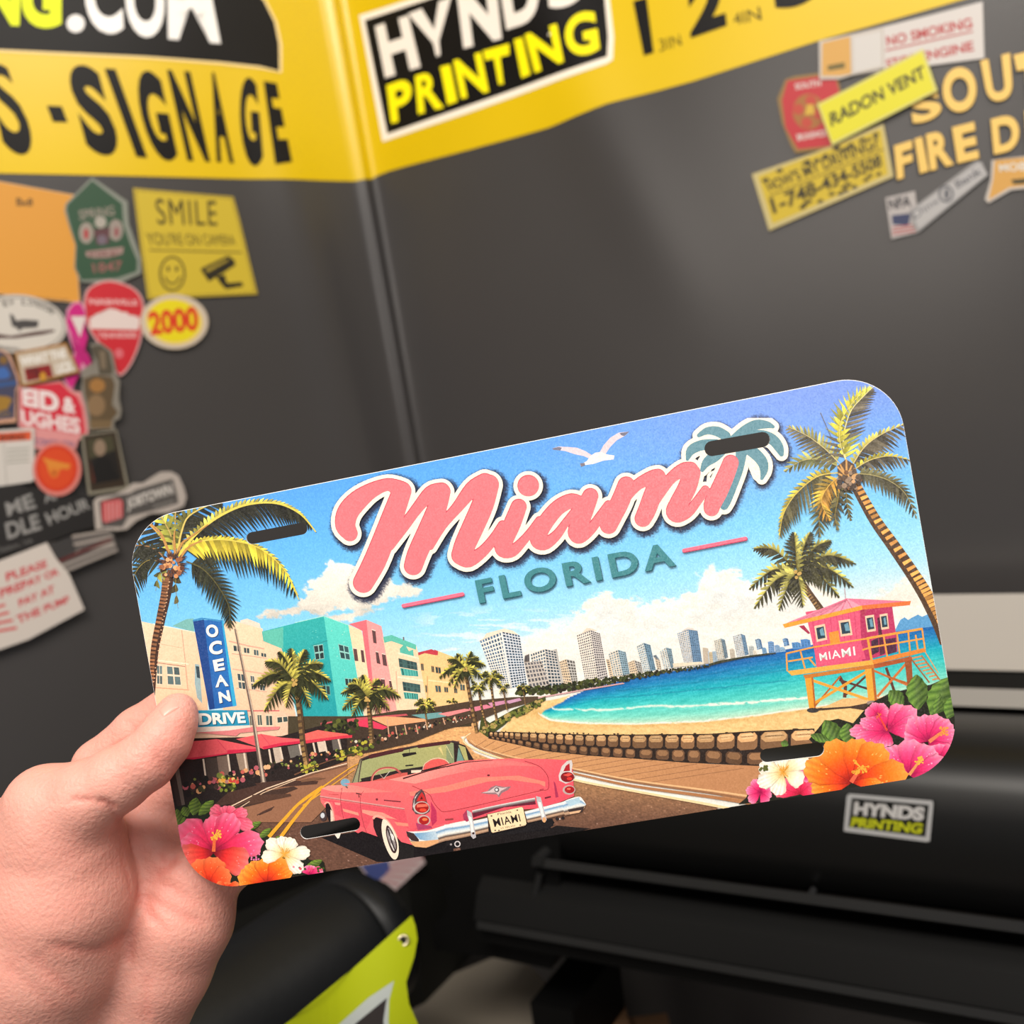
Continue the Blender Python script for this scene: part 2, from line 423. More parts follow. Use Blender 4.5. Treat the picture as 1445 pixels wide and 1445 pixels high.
sticker('sticker', '-60,250 0,257 104,276 96,300 106,345 112,428 60,424 -60,408', s_orange, 'large orange sticker with tiny dark lettering, left edge of the photo under the yellow band', border=(226, 190, 150), off=0.0016)
def s_green(p):
    q = Z('S', '930,115 1235,350 1250,560 1320,760 1390,930 1385,1040 1180,1110 820,1130 760,1000 770,780 700,540 670,410 680,360')
    p.poly('p', q, (46, 82, 58))
    p.text('SPRING', 'S', '790,420 1150,370 1160,470 800,520', (150, 140, 130), bold=0.02)
    p.disc('S', 870, 650, 75, (160, 150, 140), ry=110); p.disc('S', 868, 660, 26, (176, 62, 66), ry=55)
    p.disc('S', 1170, 620, 75, (158, 146, 138), ry=110); p.disc('S', 1178, 640, 24, (150, 80, 84), ry=50)
    p.poly('S', '940,620 1110,590 1100,760 980,770', (96, 60, 66)); p.disc('S', 1015, 540, 60, (176, 170, 160)); p.disc('S', 1030, 720, 50, (118, 104, 118))
    p.poly('S', '860,840 1250,790 1240,860 1100,900 960,905 870,890', (166, 138, 132))
    p.text('FIRE', 'S', '900,850 1200,830 1200,885 910,895', (120, 70, 70))
    p.text('1847', 'S', '925,960 1235,930 1235,1030 945,1060', (150, 96, 92), bold=0.02)
sticker('sticker', Z('S', '930,85 1290,330 1305,560 1370,740 1425,900 1430,1060 1200,1165 815,1150 750,1010 760,770 690,560 650,420 662,350'), s_green, 'dark green badge sticker with a pointed top and faded pink emblem', border=(140, 145, 135), off=0.0026)
def s_smile(p):
    q = Z('M', '540,770 950,803 975,890 1050,1200 600,1222 570,1010')
    p.poly('p', insd(q, 4.5), (60, 52, 20)); p.poly('p', insd(q, 6), (214, 188, 52))
    D = (40, 34, 18)
    p.text('SMILE', 'M', '628,812 880,820 885,922 640,918', D, bold=0.0, spacing=1.12)
    p.text("YOU'RE ON CAMERA", 'M', '588,950 950,958 962,1000 600,1002', D, bold=0.0)
    p.line('M', '605,1022 985,1030', 5, D)
    p.disc('M', 700, 1118, 54, D, ry=72); p.disc('M', 700, 1118, 46, (214, 188, 52), ry=64)
    p.disc('M', 683, 1098, 6, D, ry=11); p.disc('M', 718, 1098, 6, D, ry=11); p.line('M', '668,1130 685,1155 712,1156 733,1130', 7, D, sm=4)
    p.poly('M', '815,1098 930,1042 955,1062 960,1082 850,1150', D); p.poly('M', '835,1100 925,1056 932,1062 845,1112', (170, 148, 50))
    p.poly('M', '880,1130 915,1118 925,1155 985,1150 992,1168 920,1180 900,1160', D)
sticker('warning_sign', Z('M', '540,770 950,803 975,890 1050,1200 600,1222 570,1010'), s_smile, 'yellow smile on camera sign with a smiley face and a camera', 'sign', border=(206, 180, 62), off=0.0020)
def s_2000(p):
    p.disc('M', 705, 1315, 118, (244, 214, 120), ry=94, rot=0.1); p.disc('M', 703, 1312, 108, (240, 222, 20), ry=86, rot=0.1)
    p.text('2000', 'M', '595,1275 800,1250 806,1350 608,1372', (224, 62, 28), bold=0.04)
sticker('sticker', [(M_x, M_y) for M_x, M_y in [(705+140*math.cos(t), 1315+112*math.sin(t)) for t in np.linspace(0, 6.283, 32, endpoint=False)]], s_2000,
        'yellow oval sticker reading 2000 in red, under the smile sign', frame='M', border=(212, 196, 176), off=0.0046)
PICK = '1130,-25 1330,40 1440,160 1455,350 1420,600 1330,820 1240,935 1180,930 1100,800 1000,640 880,450 838,250 870,80 980,0'
def s_pick(p):
    q = smoothpath(insd(Z('R', PICK), 5), 4, True); p.poly('p', q, (206, 36, 50))
    p.text('NASHVILLE', 'R', '895,160 1385,175 1390,230 905,225', (236, 190, 190), bold=0.03)
    sk = '905,470 900,360 960,360 965,320 1010,350 1030,330 1040,290 1090,300 1100,260 1130,265 1150,290 1180,275 1230,300 1280,300 1300,330 1340,330 1400,350 1410,380 1400,480'
    p.poly('R', sk, (232, 214, 210))
    p.text('TENNESSEE', 'R', '975,510 1385,505 1380,560 990,565', (232, 180, 180), bold=0.03)
    p.disc('R', 1200, 720, 45, (222, 110, 120), ry=50)
sticker('sticker', PICK, s_pick, 'red guitar pick shaped sticker reading Nashville Tennessee', frame='R', sm=4, border=(222, 170, 170), off=0.0034)
def s_lon(p):
    p.disc('R', 190, 425, 445, (90, 85, 80), ry=270, rot=.08, n=40); p.disc('R', 190, 425, 438, (214, 208, 200), ry=262, rot=.08, n=40)
    for i, ch in enumerate('EW LONDON'):
        if ch == ' ': continue
        t = math.radians(-112+i*9.5); cx, cy = 190+395*math.cos(t), 425+225*math.sin(t); a = (t+math.pi/2)*.8
        u = np.array([math.cos(a), math.sin(a)])*24; v = np.array([-u[1], u[0]])*1.3
        c = np.array([cx, cy]); p.text(ch, 'R', [tuple(c-u-v), tuple(c+u-v), tuple(c+u+v), tuple(c-u+v)], (80, 76, 72), bold=0.02)
    p.poly('R', '-60,520 100,545 350,500 530,480 545,500 430,530 150,570 -60,570', (74, 34, 30))
    p.poly('R', '85,320 120,330 150,390 230,380 380,390 370,460 210,470 190,500 150,460 110,450', (70, 66, 66))
    p.text('GROTON', 'R', '-60,640 180,660 180,700 -60,680', (80, 76, 72))
sticker('sticker', [(190+475*math.cos(t)-30*math.sin(t)*0, 425+300*math.sin(t)+30*math.cos(t)) for t in np.linspace(0, 6.283, 40, endpoint=False)], s_lon,
        'white oval New London sticker with a dark submarine, left edge of the photo', frame='R', border=(200, 194, 186), off=0.0052)
RIB = '800,190 860,260 850,560 800,700 900,780 965,890 930,960 880,920 790,840 760,960 720,1120 630,990 700,850 740,700 690,560 650,420 670,270 720,210'
def s_rib(p):
    p.poly('R', '800,212 850,300 855,500 800,640 690,480 662,400 690,280 740,220', (206, 24, 128))
    p.poly('R', '705,345 860,345 800,560', (226, 214, 210))
    p.poly('R', '855,480 880,560 720,900 790,940 710,1090 640,970 720,840 770,660', (206, 24, 128)); p.poly('R', '700,500 780,620 880,720 950,880 930,920 860,860 740,700', (186, 20, 116))
sticker('sticker', RIB, s_rib, 'bright pink awareness ribbon sticker between the white oval and the red pick', frame='R', border=(222, 150, 180), off=0.0044)
def s_patch(p):
    p.poly('R', '-100,700 0,705 60,740 110,860 150,960 165,1040 140,1100 130,1380 -100,1400', (66, 66, 92))
    p.poly('R', '-80,880 40,860 90,940 60,980 -80,990', (60, 104, 176)); p.poly('R', '-80,1020 150,1000 155,1040 -80,1080', (50, 84, 140))
    p.disc('R', 20, 790, 45, (130, 96, 44)); p.poly('R', '-80,1150 60,1160 110,1190 60,1290 -80,1330', (160, 120, 40)); p.text('AMPS', 'R', '-60,1320 95,1320 90,1365 -60,1370', (150, 120, 60))
sticker('sticker', '-100,680 20,690 90,740 140,880 178,970 180,1060 150,1120 150,1420 -100,1440', s_patch, 'blue and gold crest sticker cut off by the left edge of the photo', frame='R', border=(210, 160, 130), off=0.0070)
def s_what(p):
    p.poly('R', '150,730 640,645 765,900 215,1040', (196, 180, 160))
    p.text('WHAT THE', 'R', '175,765 640,680 655,770 195,860', (236, 232, 226), bold=0.05)
    p.poly('R', '225,880 490,835 520,960 250,1010', (140, 24, 26)); p.text('TR', 'R', '250,890 390,868 400,970 270,990', (90, 20, 22), bold=0.04)
    p.disc('R', 415, 960, 32, (206, 150, 40), ry=45)
    p.text('UCK', 'R', '540,830 700,800 735,900 560,940', (236, 232, 226), bold=0.05)
sticker('sticker', '128,715 650,615 790,915 205,1065', s_what, 'small sticker in a thin gold frame reading What The, with a dark red block', frame='R', border=(166, 112, 36), off=0.0084)
def s_reid(p):
    p.poly('P', '102,530 300,510 350,560 385,580 410,640 425,765 380,772 105,725', (212, 40, 62))
    p.text('EID', 'P', '105,535 290,560 292,665 110,625', (240, 226, 226), bold=0.05); p.text('&', 'P', '308,580 375,590 378,668 312,662', (240, 226, 226), bold=0.04)
    p.text('UGHES', 'P', '98,645 398,690 400,772 105,722', (240, 222, 222), bold=0.045)
    p.text('CONSTRUCTION', 'P', '170,790 370,810 370,835 170,825', (90, 90, 130), bold=0.02)
sticker('sticker', Z('P', '88,525 170,520 300,500 360,550 415,560 440,620 440,780 390,800 378,845 160,845 155,745 88,735'), s_reid, 'red sticker with big white block letters EID and UGHES', border=(224, 150, 150), off=0.0058)
BROWN = Z('P', '450,315 500,305 560,350 580,440 580,470 600,500 595,590 608,650 600,690 570,705 572,745 440,752 435,700 420,620 402,560 410,500 400,450 430,430 470,470 470,400')
def s_fig(p):
    p.poly('P', '455,325 500,318 545,350 565,440 560,470 495,470 485,400 460,360', (84, 76, 62)); p.poly('P', '495,350 525,350 530,440 505,440', (124, 108, 88))
    p.poly('P', '415,490 470,470 560,480 575,520 560,620 590,660 560,700 450,700 440,640 420,560', (96, 78, 54))
    p.disc('P', 485, 525, 40, (164, 116, 60), ry=35); p.disc('P', 480, 625, 45, (140, 112, 80), ry=55); p.poly('P', '445,700 560,700 555,740 450,745', (120, 98, 68))
sticker('sticker', BROWN, s_fig, 'brown cut-out sticker in a clear margin, right of the red block-letter sticker', border=(136, 130, 120), off=0.0066)
def s_warn(p):
    p.poly('P', '-80,770 150,755 150,800 -80,815', (220, 90, 50)); p.text('ENING', 'P', '-10,775 118,768 118,798 -10,806', (70, 30, 20), bold=0.03)
    for k in range(4): p.line('P', '25,%d 140,%d' % (850+22*k, 843+22*k), 6, (150, 150, 140))
    p.line('P', '10,815 25,1030', 3, (150, 146, 140))
sticker('sticker', Z('P', '-80,755 165,738 165,1000 150,1012 -80,1045'), s_warn, 'white warning label with an orange header at the left edge of the photo', border=(212, 206, 200), off=0.0076)
def s_round(p):
    p.disc('P', 275, 945, 106, (214, 60, 26), ry=118); p.disc('P', 275, 945, 88, (222, 74, 30), ry=100)
    p.poly('P', '200,890 260,905 345,925 335,950 300,945 270,975 235,965 225,925', (226, 140, 50)); p.disc('P', 262, 968, 24, (224, 120, 40)); p.disc('P', 262, 968, 8, (150, 60, 20))
sticker('sticker', [(278+122*math.cos(t), 948+137*math.sin(t)) for t in np.linspace(0, 6.283, 32, endpoint=False)], s_round, 'round orange-red sticker with a golden emblem', frame='P', border=(220, 130, 120), off=0.0104)
def s_pic(p):
    p.poly('P', '412,782 575,757 628,1035 448,1062', (54, 42, 30)); p.poly('P', '430,800 560,778 605,1000 460,1025', (28, 24, 22))
    p.poly('P', '430,800 560,778 572,850 440,900', (70, 66, 46)); p.disc('P', 495, 840, 30, (146, 124, 104), ry=42); p.poly('P', '455,960 480,890 540,890 590,1000 460,1020', (18, 16, 16))
    p.poly('P', '445,900 470,1010 460,1020', (96, 40, 26))
sticker('sticker', Z('P', '400,775 580,748 645,1050 437,1080'), s_pic, 'dark framed portrait picture sticker with a light margin', border=(140, 134, 118), off=0.0090)
def s_four(p):
    W = (150, 148, 146)
    p.text('ME AI', 'Q', '-10,540 340,455 390,500 20,620', W, bold=0.04) if False else None
    p.text('ME', 'Q', '20,530 200,462 235,560 40,620', W, bold=0.03); p.text('AI', 'Q', '275,470 345,450 372,505 290,530', W, bold=0.03)
    p.text('DLE', 'Q', '20,665 240,600 270,705 40,775', W, bold=0.03); p.text('HOUR', 'Q', '285,600 575,490 600,565 320,680', W, bold=0.03)
    p.text('Salem, VA', 'Q', '-20,830 205,765 215,800 -10,868', (116, 114, 112))
sticker('sticker', Z('Q', '-120,440 100,400 230,440 330,480 440,480 600,480 620,520 625,690 480,730 300,800 -120,920'), s_four, 'black lettering sticker with two lines of grey capital letters', border=(34, 32, 32), off=0.0082)
def s_job(p):
    G = (84, 80, 78)
    p.poly('Q', '650,520 780,475 860,465 900,440 1150,365 1180,470 1190,530 1020,580 850,620 810,690 670,690', G)
    p.poly('Q', '670,520 790,500 812,520 810,625 690,665 672,640', (206, 84, 88))
    for k in range(4): p.line('Q', '%d,%d %d,%d' % (700+28*k, 530-4*k, 704+28*k, 655-8*k), 6, (230, 200, 196))
    p.text('JOBTOWN', 'Q', '835,500 1140,395 1160,490 845,590', (206, 200, 194), bold=0.05)
    p.text('PRESS', 'Q', '1020,545 1160,505 1160,525 1025,562', (170, 166, 160))
sticker('sticker', Z('Q', '615,520 640,490 760,470 830,440 880,395 950,395 1020,350 1070,320 1140,318 1190,345 1225,420 1245,490 1225,550 1120,595 1000,600 900,650 840,705 770,715 690,700 630,710'), s_job,
        'white-edged sticker with a small red square and the word Jobtown', border=(190, 180, 172), off=0.0110)
def s_flag(p):
    p.poly('Q', '322,805 460,752 510,850 370,915', (62, 60, 60))
    for k in range(3):
        y = 760+48*k
        p.line('Q', '%d,%d %d,%d' % (470+12*k, y-4+6*k, 730+12*k, 712-760+y-6*k), 18, (170, 160, 152))
    p.line('Q', '375,925 735,772', 22, (90, 24, 24)); p.line('Q', '385,960 760,812', 16, (170, 160, 152)); p.line('Q', '400,995 775,845', 16, (170, 160, 152))
sticker('sticker', Z('Q', '318,800 740,705 785,850 400,1015'), s_flag, 'narrow grey striped flag sticker with one thin red line', border=(96, 90, 88), off=0.0096)
def s_pump(p):
    R_ = (206, 52, 66)
    for tx, q in (('PLEASE', '20,1000 295,908 305,960 30,1060'), ('PREPAY OR', '-20,1110 370,965 385,1010 -10,1170'), ('PAY AT', '105,1180 345,1080 355,1130 115,1230'), ('THE PUMP', '90,1290 445,1150 455,1195 105,1345')):
        p.text(tx, 'Q', q, R_, bold=0.03)
    for k in range(4): p.line('Q', '-60,%d %d,%d' % (1240+52*k, 20+26*k, 1212+52*k), 20, (216, 100, 100))
sticker('warning_sign', Z('Q', '-140,965 300,795 360,900 450,1010 552,1245 180,1445 -140,1560'), s_pump, 'white sign with red capitals asking to please prepay or pay at the pump', 'sign', border=(218, 208, 200), off=0.0112)

# right hand group
def s_smoke(p):
    R_ = (186, 56, 58)
    p.text('NO SMOKING', 'O', '840,160 1215,78 1222,125 845,205', R_, bold=0.03); p.line('O', '838,222 1222,140', 7, R_)
    p.text('STOP ENGINE', 'O', '838,262 1222,180 1228,225 845,300', R_, bold=0.03)
sticker('warning_sign', Z('O', '690,150 1265,10 1272,258 692,332'), s_smoke, 'white no smoking stop engine sign with red lettering, top right', 'sign', border=(218, 212, 208))
def s_strip(p):
    p.poly('O', '562,190 685,160 690,325 640,335 560,335', (220, 168, 84)); p.poly('O', '700,165 820,140 822,290 702,318', (216, 212, 208))
    p.poly('O', '585,290 660,275 662,300 588,312', (110, 96, 40))
sticker('sticker', Z('O', '548,182 828,122 832,300 690,332 640,348 550,350'), s_strip, 'small orange and white strip sticker beside the no smoking sign', border=(206, 198, 190), off=0.0034)
def s_badge(p):
    p.poly('O', '408,355 615,325 640,420 600,640 455,655 400,560 385,440', (196, 44, 54))
    p.text('SOUTH', 'O', '440,368 555,350 556,378 445,394', (220, 210, 204), bold=0.03); p.text('BRUNSWICK', 'O', '448,590 580,568 582,596 455,618', (220, 210, 204), bold=0.03)
    p.disc('O', 502, 490, 70, (170, 110, 50), ry=78)
    for a in range(4):
        t = a*math.pi/2+.2; p.disc('O', 502+46*math.cos(t), 490+50*math.sin(t), 24, (196, 70, 52))
    p.poly('O', '485,505 495,460 520,458 530,500', (220, 180, 60))
sticker('sticker', Z('O', '400,350 440,335 620,312 650,420 620,650 445,672 425,640 385,540 365,435'), s_badge, 'red shield sticker with a gold cross emblem, behind the yellow radon sign', border=(150, 118, 60), off=0.0022)
def s_how(p):
    rr = random.Random(3)
    p.poly('O', '282,775 820,565 850,765 345,982', (214, 186, 44))
    H = homog([(0, 0), (1, 0), (1, 1), (0, 1)], [(282, 775), (820, 565), (850, 765), (345, 982)])
    for k in range(26):
        u, v = rr.random()*.92, (rr.random()*.12 if k % 2 else .84+rr.random()*.12)
        q = happly(H, [(u, v), (u+.04, v-.03), (u+.06, v+.05), (u+.02, v+.06)]); p.poly('O', [tuple(i) for i in q], (50, 42, 14))
    D = (52, 44, 16)
    p.text("HOW'S MY DRIVING?", 'O', '310,800 800,590 812,650 335,842', D, bold=0.02); p.line('O', '330,862 832,655', 4, D)
    p.text('1-748-434-5508', 'O', '330,872 815,675 825,730 350,940', D, bold=0.03)
sticker('sticker', Z('O', '255,765 555,660 830,545 875,775 330,1012'), s_how, "yellow and black how's my driving sticker with a phone number", border=(206, 190, 130), off=0.0030)
def s_rad(p):
    p.poly('O', '555,465 1000,235 1055,398 610,625', (232, 224, 40)); p.text('RADON VENT', 'O', '595,500 1005,290 1020,345 605,560', (50, 48, 14), bold=0.03)
sticker('warning_sign', Z('O', '542,460 1005,220 1070,402 608,640'), s_rad, 'bright yellow radon vent label tilted across the other signs', 'sign', border=(222, 216, 120), off=0.0062)
# gold lettering: each letter a raised piece over its painted drop shadow
let = empty('wall_lettering', tuple(wall_pos(np.array([[1400., 180.]]), np.array([0.0]))[0]))
tag(let, 'gold capital letters with painted drop shadows reading SOUT FIRE DE, cut off by the right edge', 'lettering')
m_gold = inkmat('gold_ink', 0.45, 0.5)
GL = (('S', '940,420 1070,385 1090,505 960,555'), ('O', '1080,310 1230,285 1245,480 1100,505'), ('U', '1255,270 1385,235 1400,435 1290,455'), ('T', '1400,245 1530,215 1500,415 1440,425'),
      ('F', '875,640 955,615 960,765 890,790'), ('I', '965,610 1000,600 1028,750 990,762'), ('R', '1015,590 1115,565 1140,722 1035,750'), ('E', '1130,560 1230,535 1250,695 1155,718'),
      ('D', '1300,525 1420,495 1430,655 1315,680'), ('E', '1450,490 1550,465 1560,630 1460,650'))
for ch, q in GL:
    V, Fs = glyphs(ch, 0.045); H = homog([(0, 0), (1, 0), (1, 1), (0, 1)], Z('O', q))
    p = Print(wall_pos, step=0, off=0.0012, cut=True, cell=6.0); n = len(V)
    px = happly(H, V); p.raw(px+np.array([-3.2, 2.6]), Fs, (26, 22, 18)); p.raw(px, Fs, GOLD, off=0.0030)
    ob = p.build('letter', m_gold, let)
def s_bank(p):
    p.poly('O', '955,925 1250,715 1285,765 985,1005', (186, 184, 184))
    p.text('Dime', 'O', '950,930 1060,865 1075,890 968,965', (110, 110, 116)); p.disc('O', 1105, 852, 34, (90, 92, 100), ry=38); p.disc('O', 1105, 852, 25, (180, 178, 178), ry=29); p.disc('O', 1108, 852, 10, (90, 92, 100), ry=24)
    p.text('Bank', 'O', '1140,800 1250,730 1268,762 1155,830', (104, 104, 110), bold=0.02)
sticker('sticker', Z('O', '942,925 1235,708 1262,712 1290,770 985,1018 960,990'), s_bank, 'silver grey bank strip sticker slanting upwards under the gold letters', border=(160, 158, 158), off=0.0034)
def s_nfa(p):
    p.text('NFA', 'O', '850,875 950,855 952,905 855,922', (70, 68, 72), bold=0.04)
    p.poly('O', '865,945 950,935 940,990 870,985', (56, 64, 100))
    for k in range(3): p.line('O', '868,%d 970,%d' % (1000+14*k, 985+14*k), 6, (190, 90, 90))
sticker('sticker', Z('O', '838,868 968,838 978,920 985,1018 865,1048'), s_nfa, 'small white sticker with dark capitals over a flag, below the gold letters', border=(188, 182, 180), off=0.0024)
def s_edge(p):
    p.poly('O', '1318,705 1600,680 1600,800 1380,825 1290,880 1310,790', (220, 166, 80)); p.text('MOBILE', 'O', '1335,722 1560,700 1560,745 1340,755', (226, 220, 210), bold=0.03)
    p.poly('O', '1390,790 1600,770 1600,800 1400,810', (70, 62, 30))
sticker('sticker', Z('O', '1305,705 1600,670 1600,815 1390,835 1290,892 1275,875 1300,790'), s_edge, 'orange sticker with white capitals cut off by the right edge of the photo', border=(206, 198, 190), off=0.0024)
def s_usa(p):
    p.poly('T', '755,275 895,250 905,300 825,372', (78, 90, 150))
    for k in range(6):
        a = k/6; p.line('T', [(905+(830-905)*a+(10), 262+(390-262)*a), (1075-190*a+0, 235+205*a)], 7, (196, 120, 124))
# ------------------------------------------------------------------ the licence plate held up in front
PR = (0.00252, -0.08895, 0.18582); PT = np.array([0.00682, -0.04998, -0.39668]); PW, PH, PRAD = 0.3048, 0.1524, 0.0215
def rot3(a, b, c):
    ca, sa, cb, sb, cc, sc = math.cos(a), math.sin(a), math.cos(b), math.sin(b), math.cos(c), math.sin(c)
    return np.array([[cc, -sc, 0], [sc, cc, 0], [0, 0, 1]])@np.array([[cb, 0, sb], [0, 1, 0], [-sb, 0, cb]])@np.array([[1, 0, 0], [0, ca, -sa], [0, sa, ca]])
PM = rot3(*PR); PN = PM[:, 2]
def plate_c(P, off=0.0):                                     # print position -> camera space
    P = np.asarray(P, float); R = np.c_[(P[:, 0]-C0)/F, -(P[:, 1]-C0)/F, -np.ones(len(P))]
    t = (PN@PT)/(R@PN); return R*t[:, None]+PN*np.asarray(off).reshape(-1, 1)
def plate_pos(P, off): return CAM+plate_c(P, off)@RC.T
QC = [(174.4, 736.8), (1261.4, 521.2), (1359.8, 1086.1), (268.2, 1260.4)]
RECT = [(-PW/2, PH/2), (PW/2, PH/2), (PW/2, -PH/2), (-PW/2, -PH/2)]
H_uv = homog(QC, RECT); H_px = homog(RECT, QC)
def plate_uv(P): return happly(H_uv, P)
SL = [('A', '895,382 1230,318', .0024), ('p', '1004.7,633 1075.3,620.5', .0029), ('p', '433,1174.6 499,1162.8', .0027), ('p', '1082.5,1066 1152.5,1057.5', .0027)]
SLOT = [(plate_uv(np.array(Z(f, s))), r) for f, s, r in SL]
def rrect(m, n=14):
    out = []
    for cx, cy, a0 in ((PW/2-PRAD, PH/2-PRAD, 0), (-PW/2+PRAD, PH/2-PRAD, 90), (-PW/2+PRAD, -PH/2+PRAD, 180), (PW/2-PRAD, -PH/2+PRAD, 270)):
        for k in range(n+1):
            a = math.radians(a0+90*k/n); out.append((cx+(PRAD-m)*math.cos(a), cy+(PRAD-m)*math.sin(a)))
    return out
def capsule(ab, r, n=10):
    a, b = ab; d = b-a; t0 = math.atan2(d[1], d[0]); out = []
    for k in range(n+1): t = t0-math.pi/2+math.pi*k/n; out.append((b[0]+r*math.cos(t), b[1]+r*math.sin(t)))
    for k in range(n+1): t = t0+math.pi/2+math.pi*k/n; out.append((a[0]+r*math.cos(t), a[1]+r*math.sin(t)))
    return out
plate = empty('license_plate', tuple(w2(PT)))
tag(plate, 'glossy printed Miami Florida souvenir licence plate with beach scene, held in the hand', 'license plate')
loops = [rrect(0)]+[capsule(ab, r) for ab, r in SLOT]
tri = tessellate_polygon([[Vector((x, y, 0)) for x, y in l] for l in loops])
flatv = np.array([p for l in loops for p in l]); nv = len(flatv)
px = happly(H_px, flatv); TH = 0.0006
Vp = np.r_[plate_pos(px, np.zeros(nv)), plate_pos(px, np.full(nv, -TH))]
Fp = [list(t) for t in tri]+[[i+nv for i in t][::-1] for t in tri]
s0 = 0
for l in loops:
    for i in range(len(l)): a, b = s0+i, s0+(i+1) % len(l); Fp.append([a, b, b+nv, a+nv])
    s0 += len(l)
m_alu = mat('white_coated_metal', (236, 236, 236), rough=0.35, spec=0.5)
mesh('metal_blank', Vp, Fp, m_alu, plate)
# print material: cut exactly at the plate's rounded edge and bolt slots; fine metallic fleck in the coating
m_art = inkmat('plate_ink', 0.36, 0.38, bump=None)
nt = m_art.node_tree; bs = nt.nodes['Principled BSDF']
at_ = nt.nodes.new('ShaderNodeAttribute'); at_.attribute_name = 'plate'
def vmath(op, a, b=None):
    n = nt.nodes.new('ShaderNodeVectorMath'); n.operation = op
    for i, q in enumerate((a, b)):
        if q is None: continue
        if isinstance(q, tuple): n.inputs[i].default_value = q
        else: nt.links.new(q, n.inputs[i])
    return n
def fmath(op, a, b=None, cl=False):
    n = nt.nodes.new('ShaderNodeMath'); n.operation = op; n.use_clamp = cl
    for i, q in enumerate((a, b)):
        if q is None: continue
        if isinstance(q, (int, float)): n.inputs[i].default_value = q
        else: nt.links.new(q, n.inputs[i])
    return n.outputs[0]
sh_ = vmath('ADD', at_.outputs['Vector'], (0, 0.00012, 0)); ab = vmath('ABSOLUTE', sh_.outputs[0]); q = vmath('SUBTRACT', ab.outputs[0], (PW/2-PRAD, PH/2-PRAD, 0)); q = vmath('MAXIMUM', q.outputs[0], (0, 0, 0))
ok = fmath('LESS_THAN', vmath('LENGTH', q.outputs[0]).outputs['Value'], PRAD-0.00008)
for (a, b), r in SLOT:
    d = b-a; L2 = float(d@d)
    pa = vmath('SUBTRACT', at_.outputs['Vector'], (float(a[0]), float(a[1]), 0))
    t = fmath('DIVIDE', vmath('DOT_PRODUCT', pa.outputs[0], (float(d[0]), float(d[1]), 0)).outputs['Value'], L2, True)
    sc_ = nt.nodes.new('ShaderNodeVectorMath'); sc_.operation = 'SCALE'; sc_.inputs[0].default_value = (float(d[0]), float(d[1]), 0); nt.links.new(t, sc_.inputs['Scale'])
    ds = vmath('SUBTRACT', pa.outputs[0], None); nt.links.new(sc_.outputs[0], ds.inputs[1])
    ok = fmath('MULTIPLY', ok, fmath('GREATER_THAN', vmath('LENGTH', ds.outputs[0]).outputs['Value'], r-0.00001))
nt.links.new(ok, bs.inputs['Alpha'])
tc = nt.nodes.new('ShaderNodeTexCoord'); vo = nt.nodes.new('ShaderNodeTexVoronoi'); vo.inputs['Scale'].default_value = 2200
nt.links.new(tc.outputs['Object'], vo.inputs['Vector'])
v1 = vmath('SUBTRACT', vo.outputs['Color'], (.5, .5, .5)); sc2 = nt.nodes.new('ShaderNodeVectorMath'); sc2.operation = 'SCALE'; sc2.inputs['Scale'].default_value = 0.16
nt.links.new(v1.outputs[0], sc2.inputs[0]); ge = nt.nodes.new('ShaderNodeNewGeometry')
ad = vmath('ADD', ge.outputs['Normal'], sc2.outputs[0]); nn_ = vmath('NORMALIZE', ad.outputs[0]); nt.links.new(nn_.outputs[0], bs.inputs['Normal'])

def keep_plate(P, Fs):
    uv = plate_uv(P)
    def sd(p, m=0): return np.hypot(*np.maximum(np.abs(p)-[PW/2-PRAD, PH/2-PRAD], 0).T)-PRAD
    out_ = sd(uv) > 0
    # a bounding box test keeps big shapes that only touch the plate
    r = []
    for f in Fs:
        if not out_[f].all(): r.append(f)
        else:
            q = uv[f]; mn, mx = q.min(0), q.max(0)
            if mn[0] < PW/2-.01 and mx[0] > -PW/2+.01 and mn[1] < PH/2-.01 and mx[1] > -PH/2+.01 and (mx-mn).max() > .03: r.append(f)
    # inside a slot
    ins = np.zeros(len(P), bool)
    for (a, b), rr in SLOT:
        d = b-a; t = np.clip(((uv-a)@d)/(d@d), 0, 1); ins |= np.hypot(*(uv-a-t[:, None]*d).T) < rr-.0004
    return [f for f in r if not ins[f].all()]

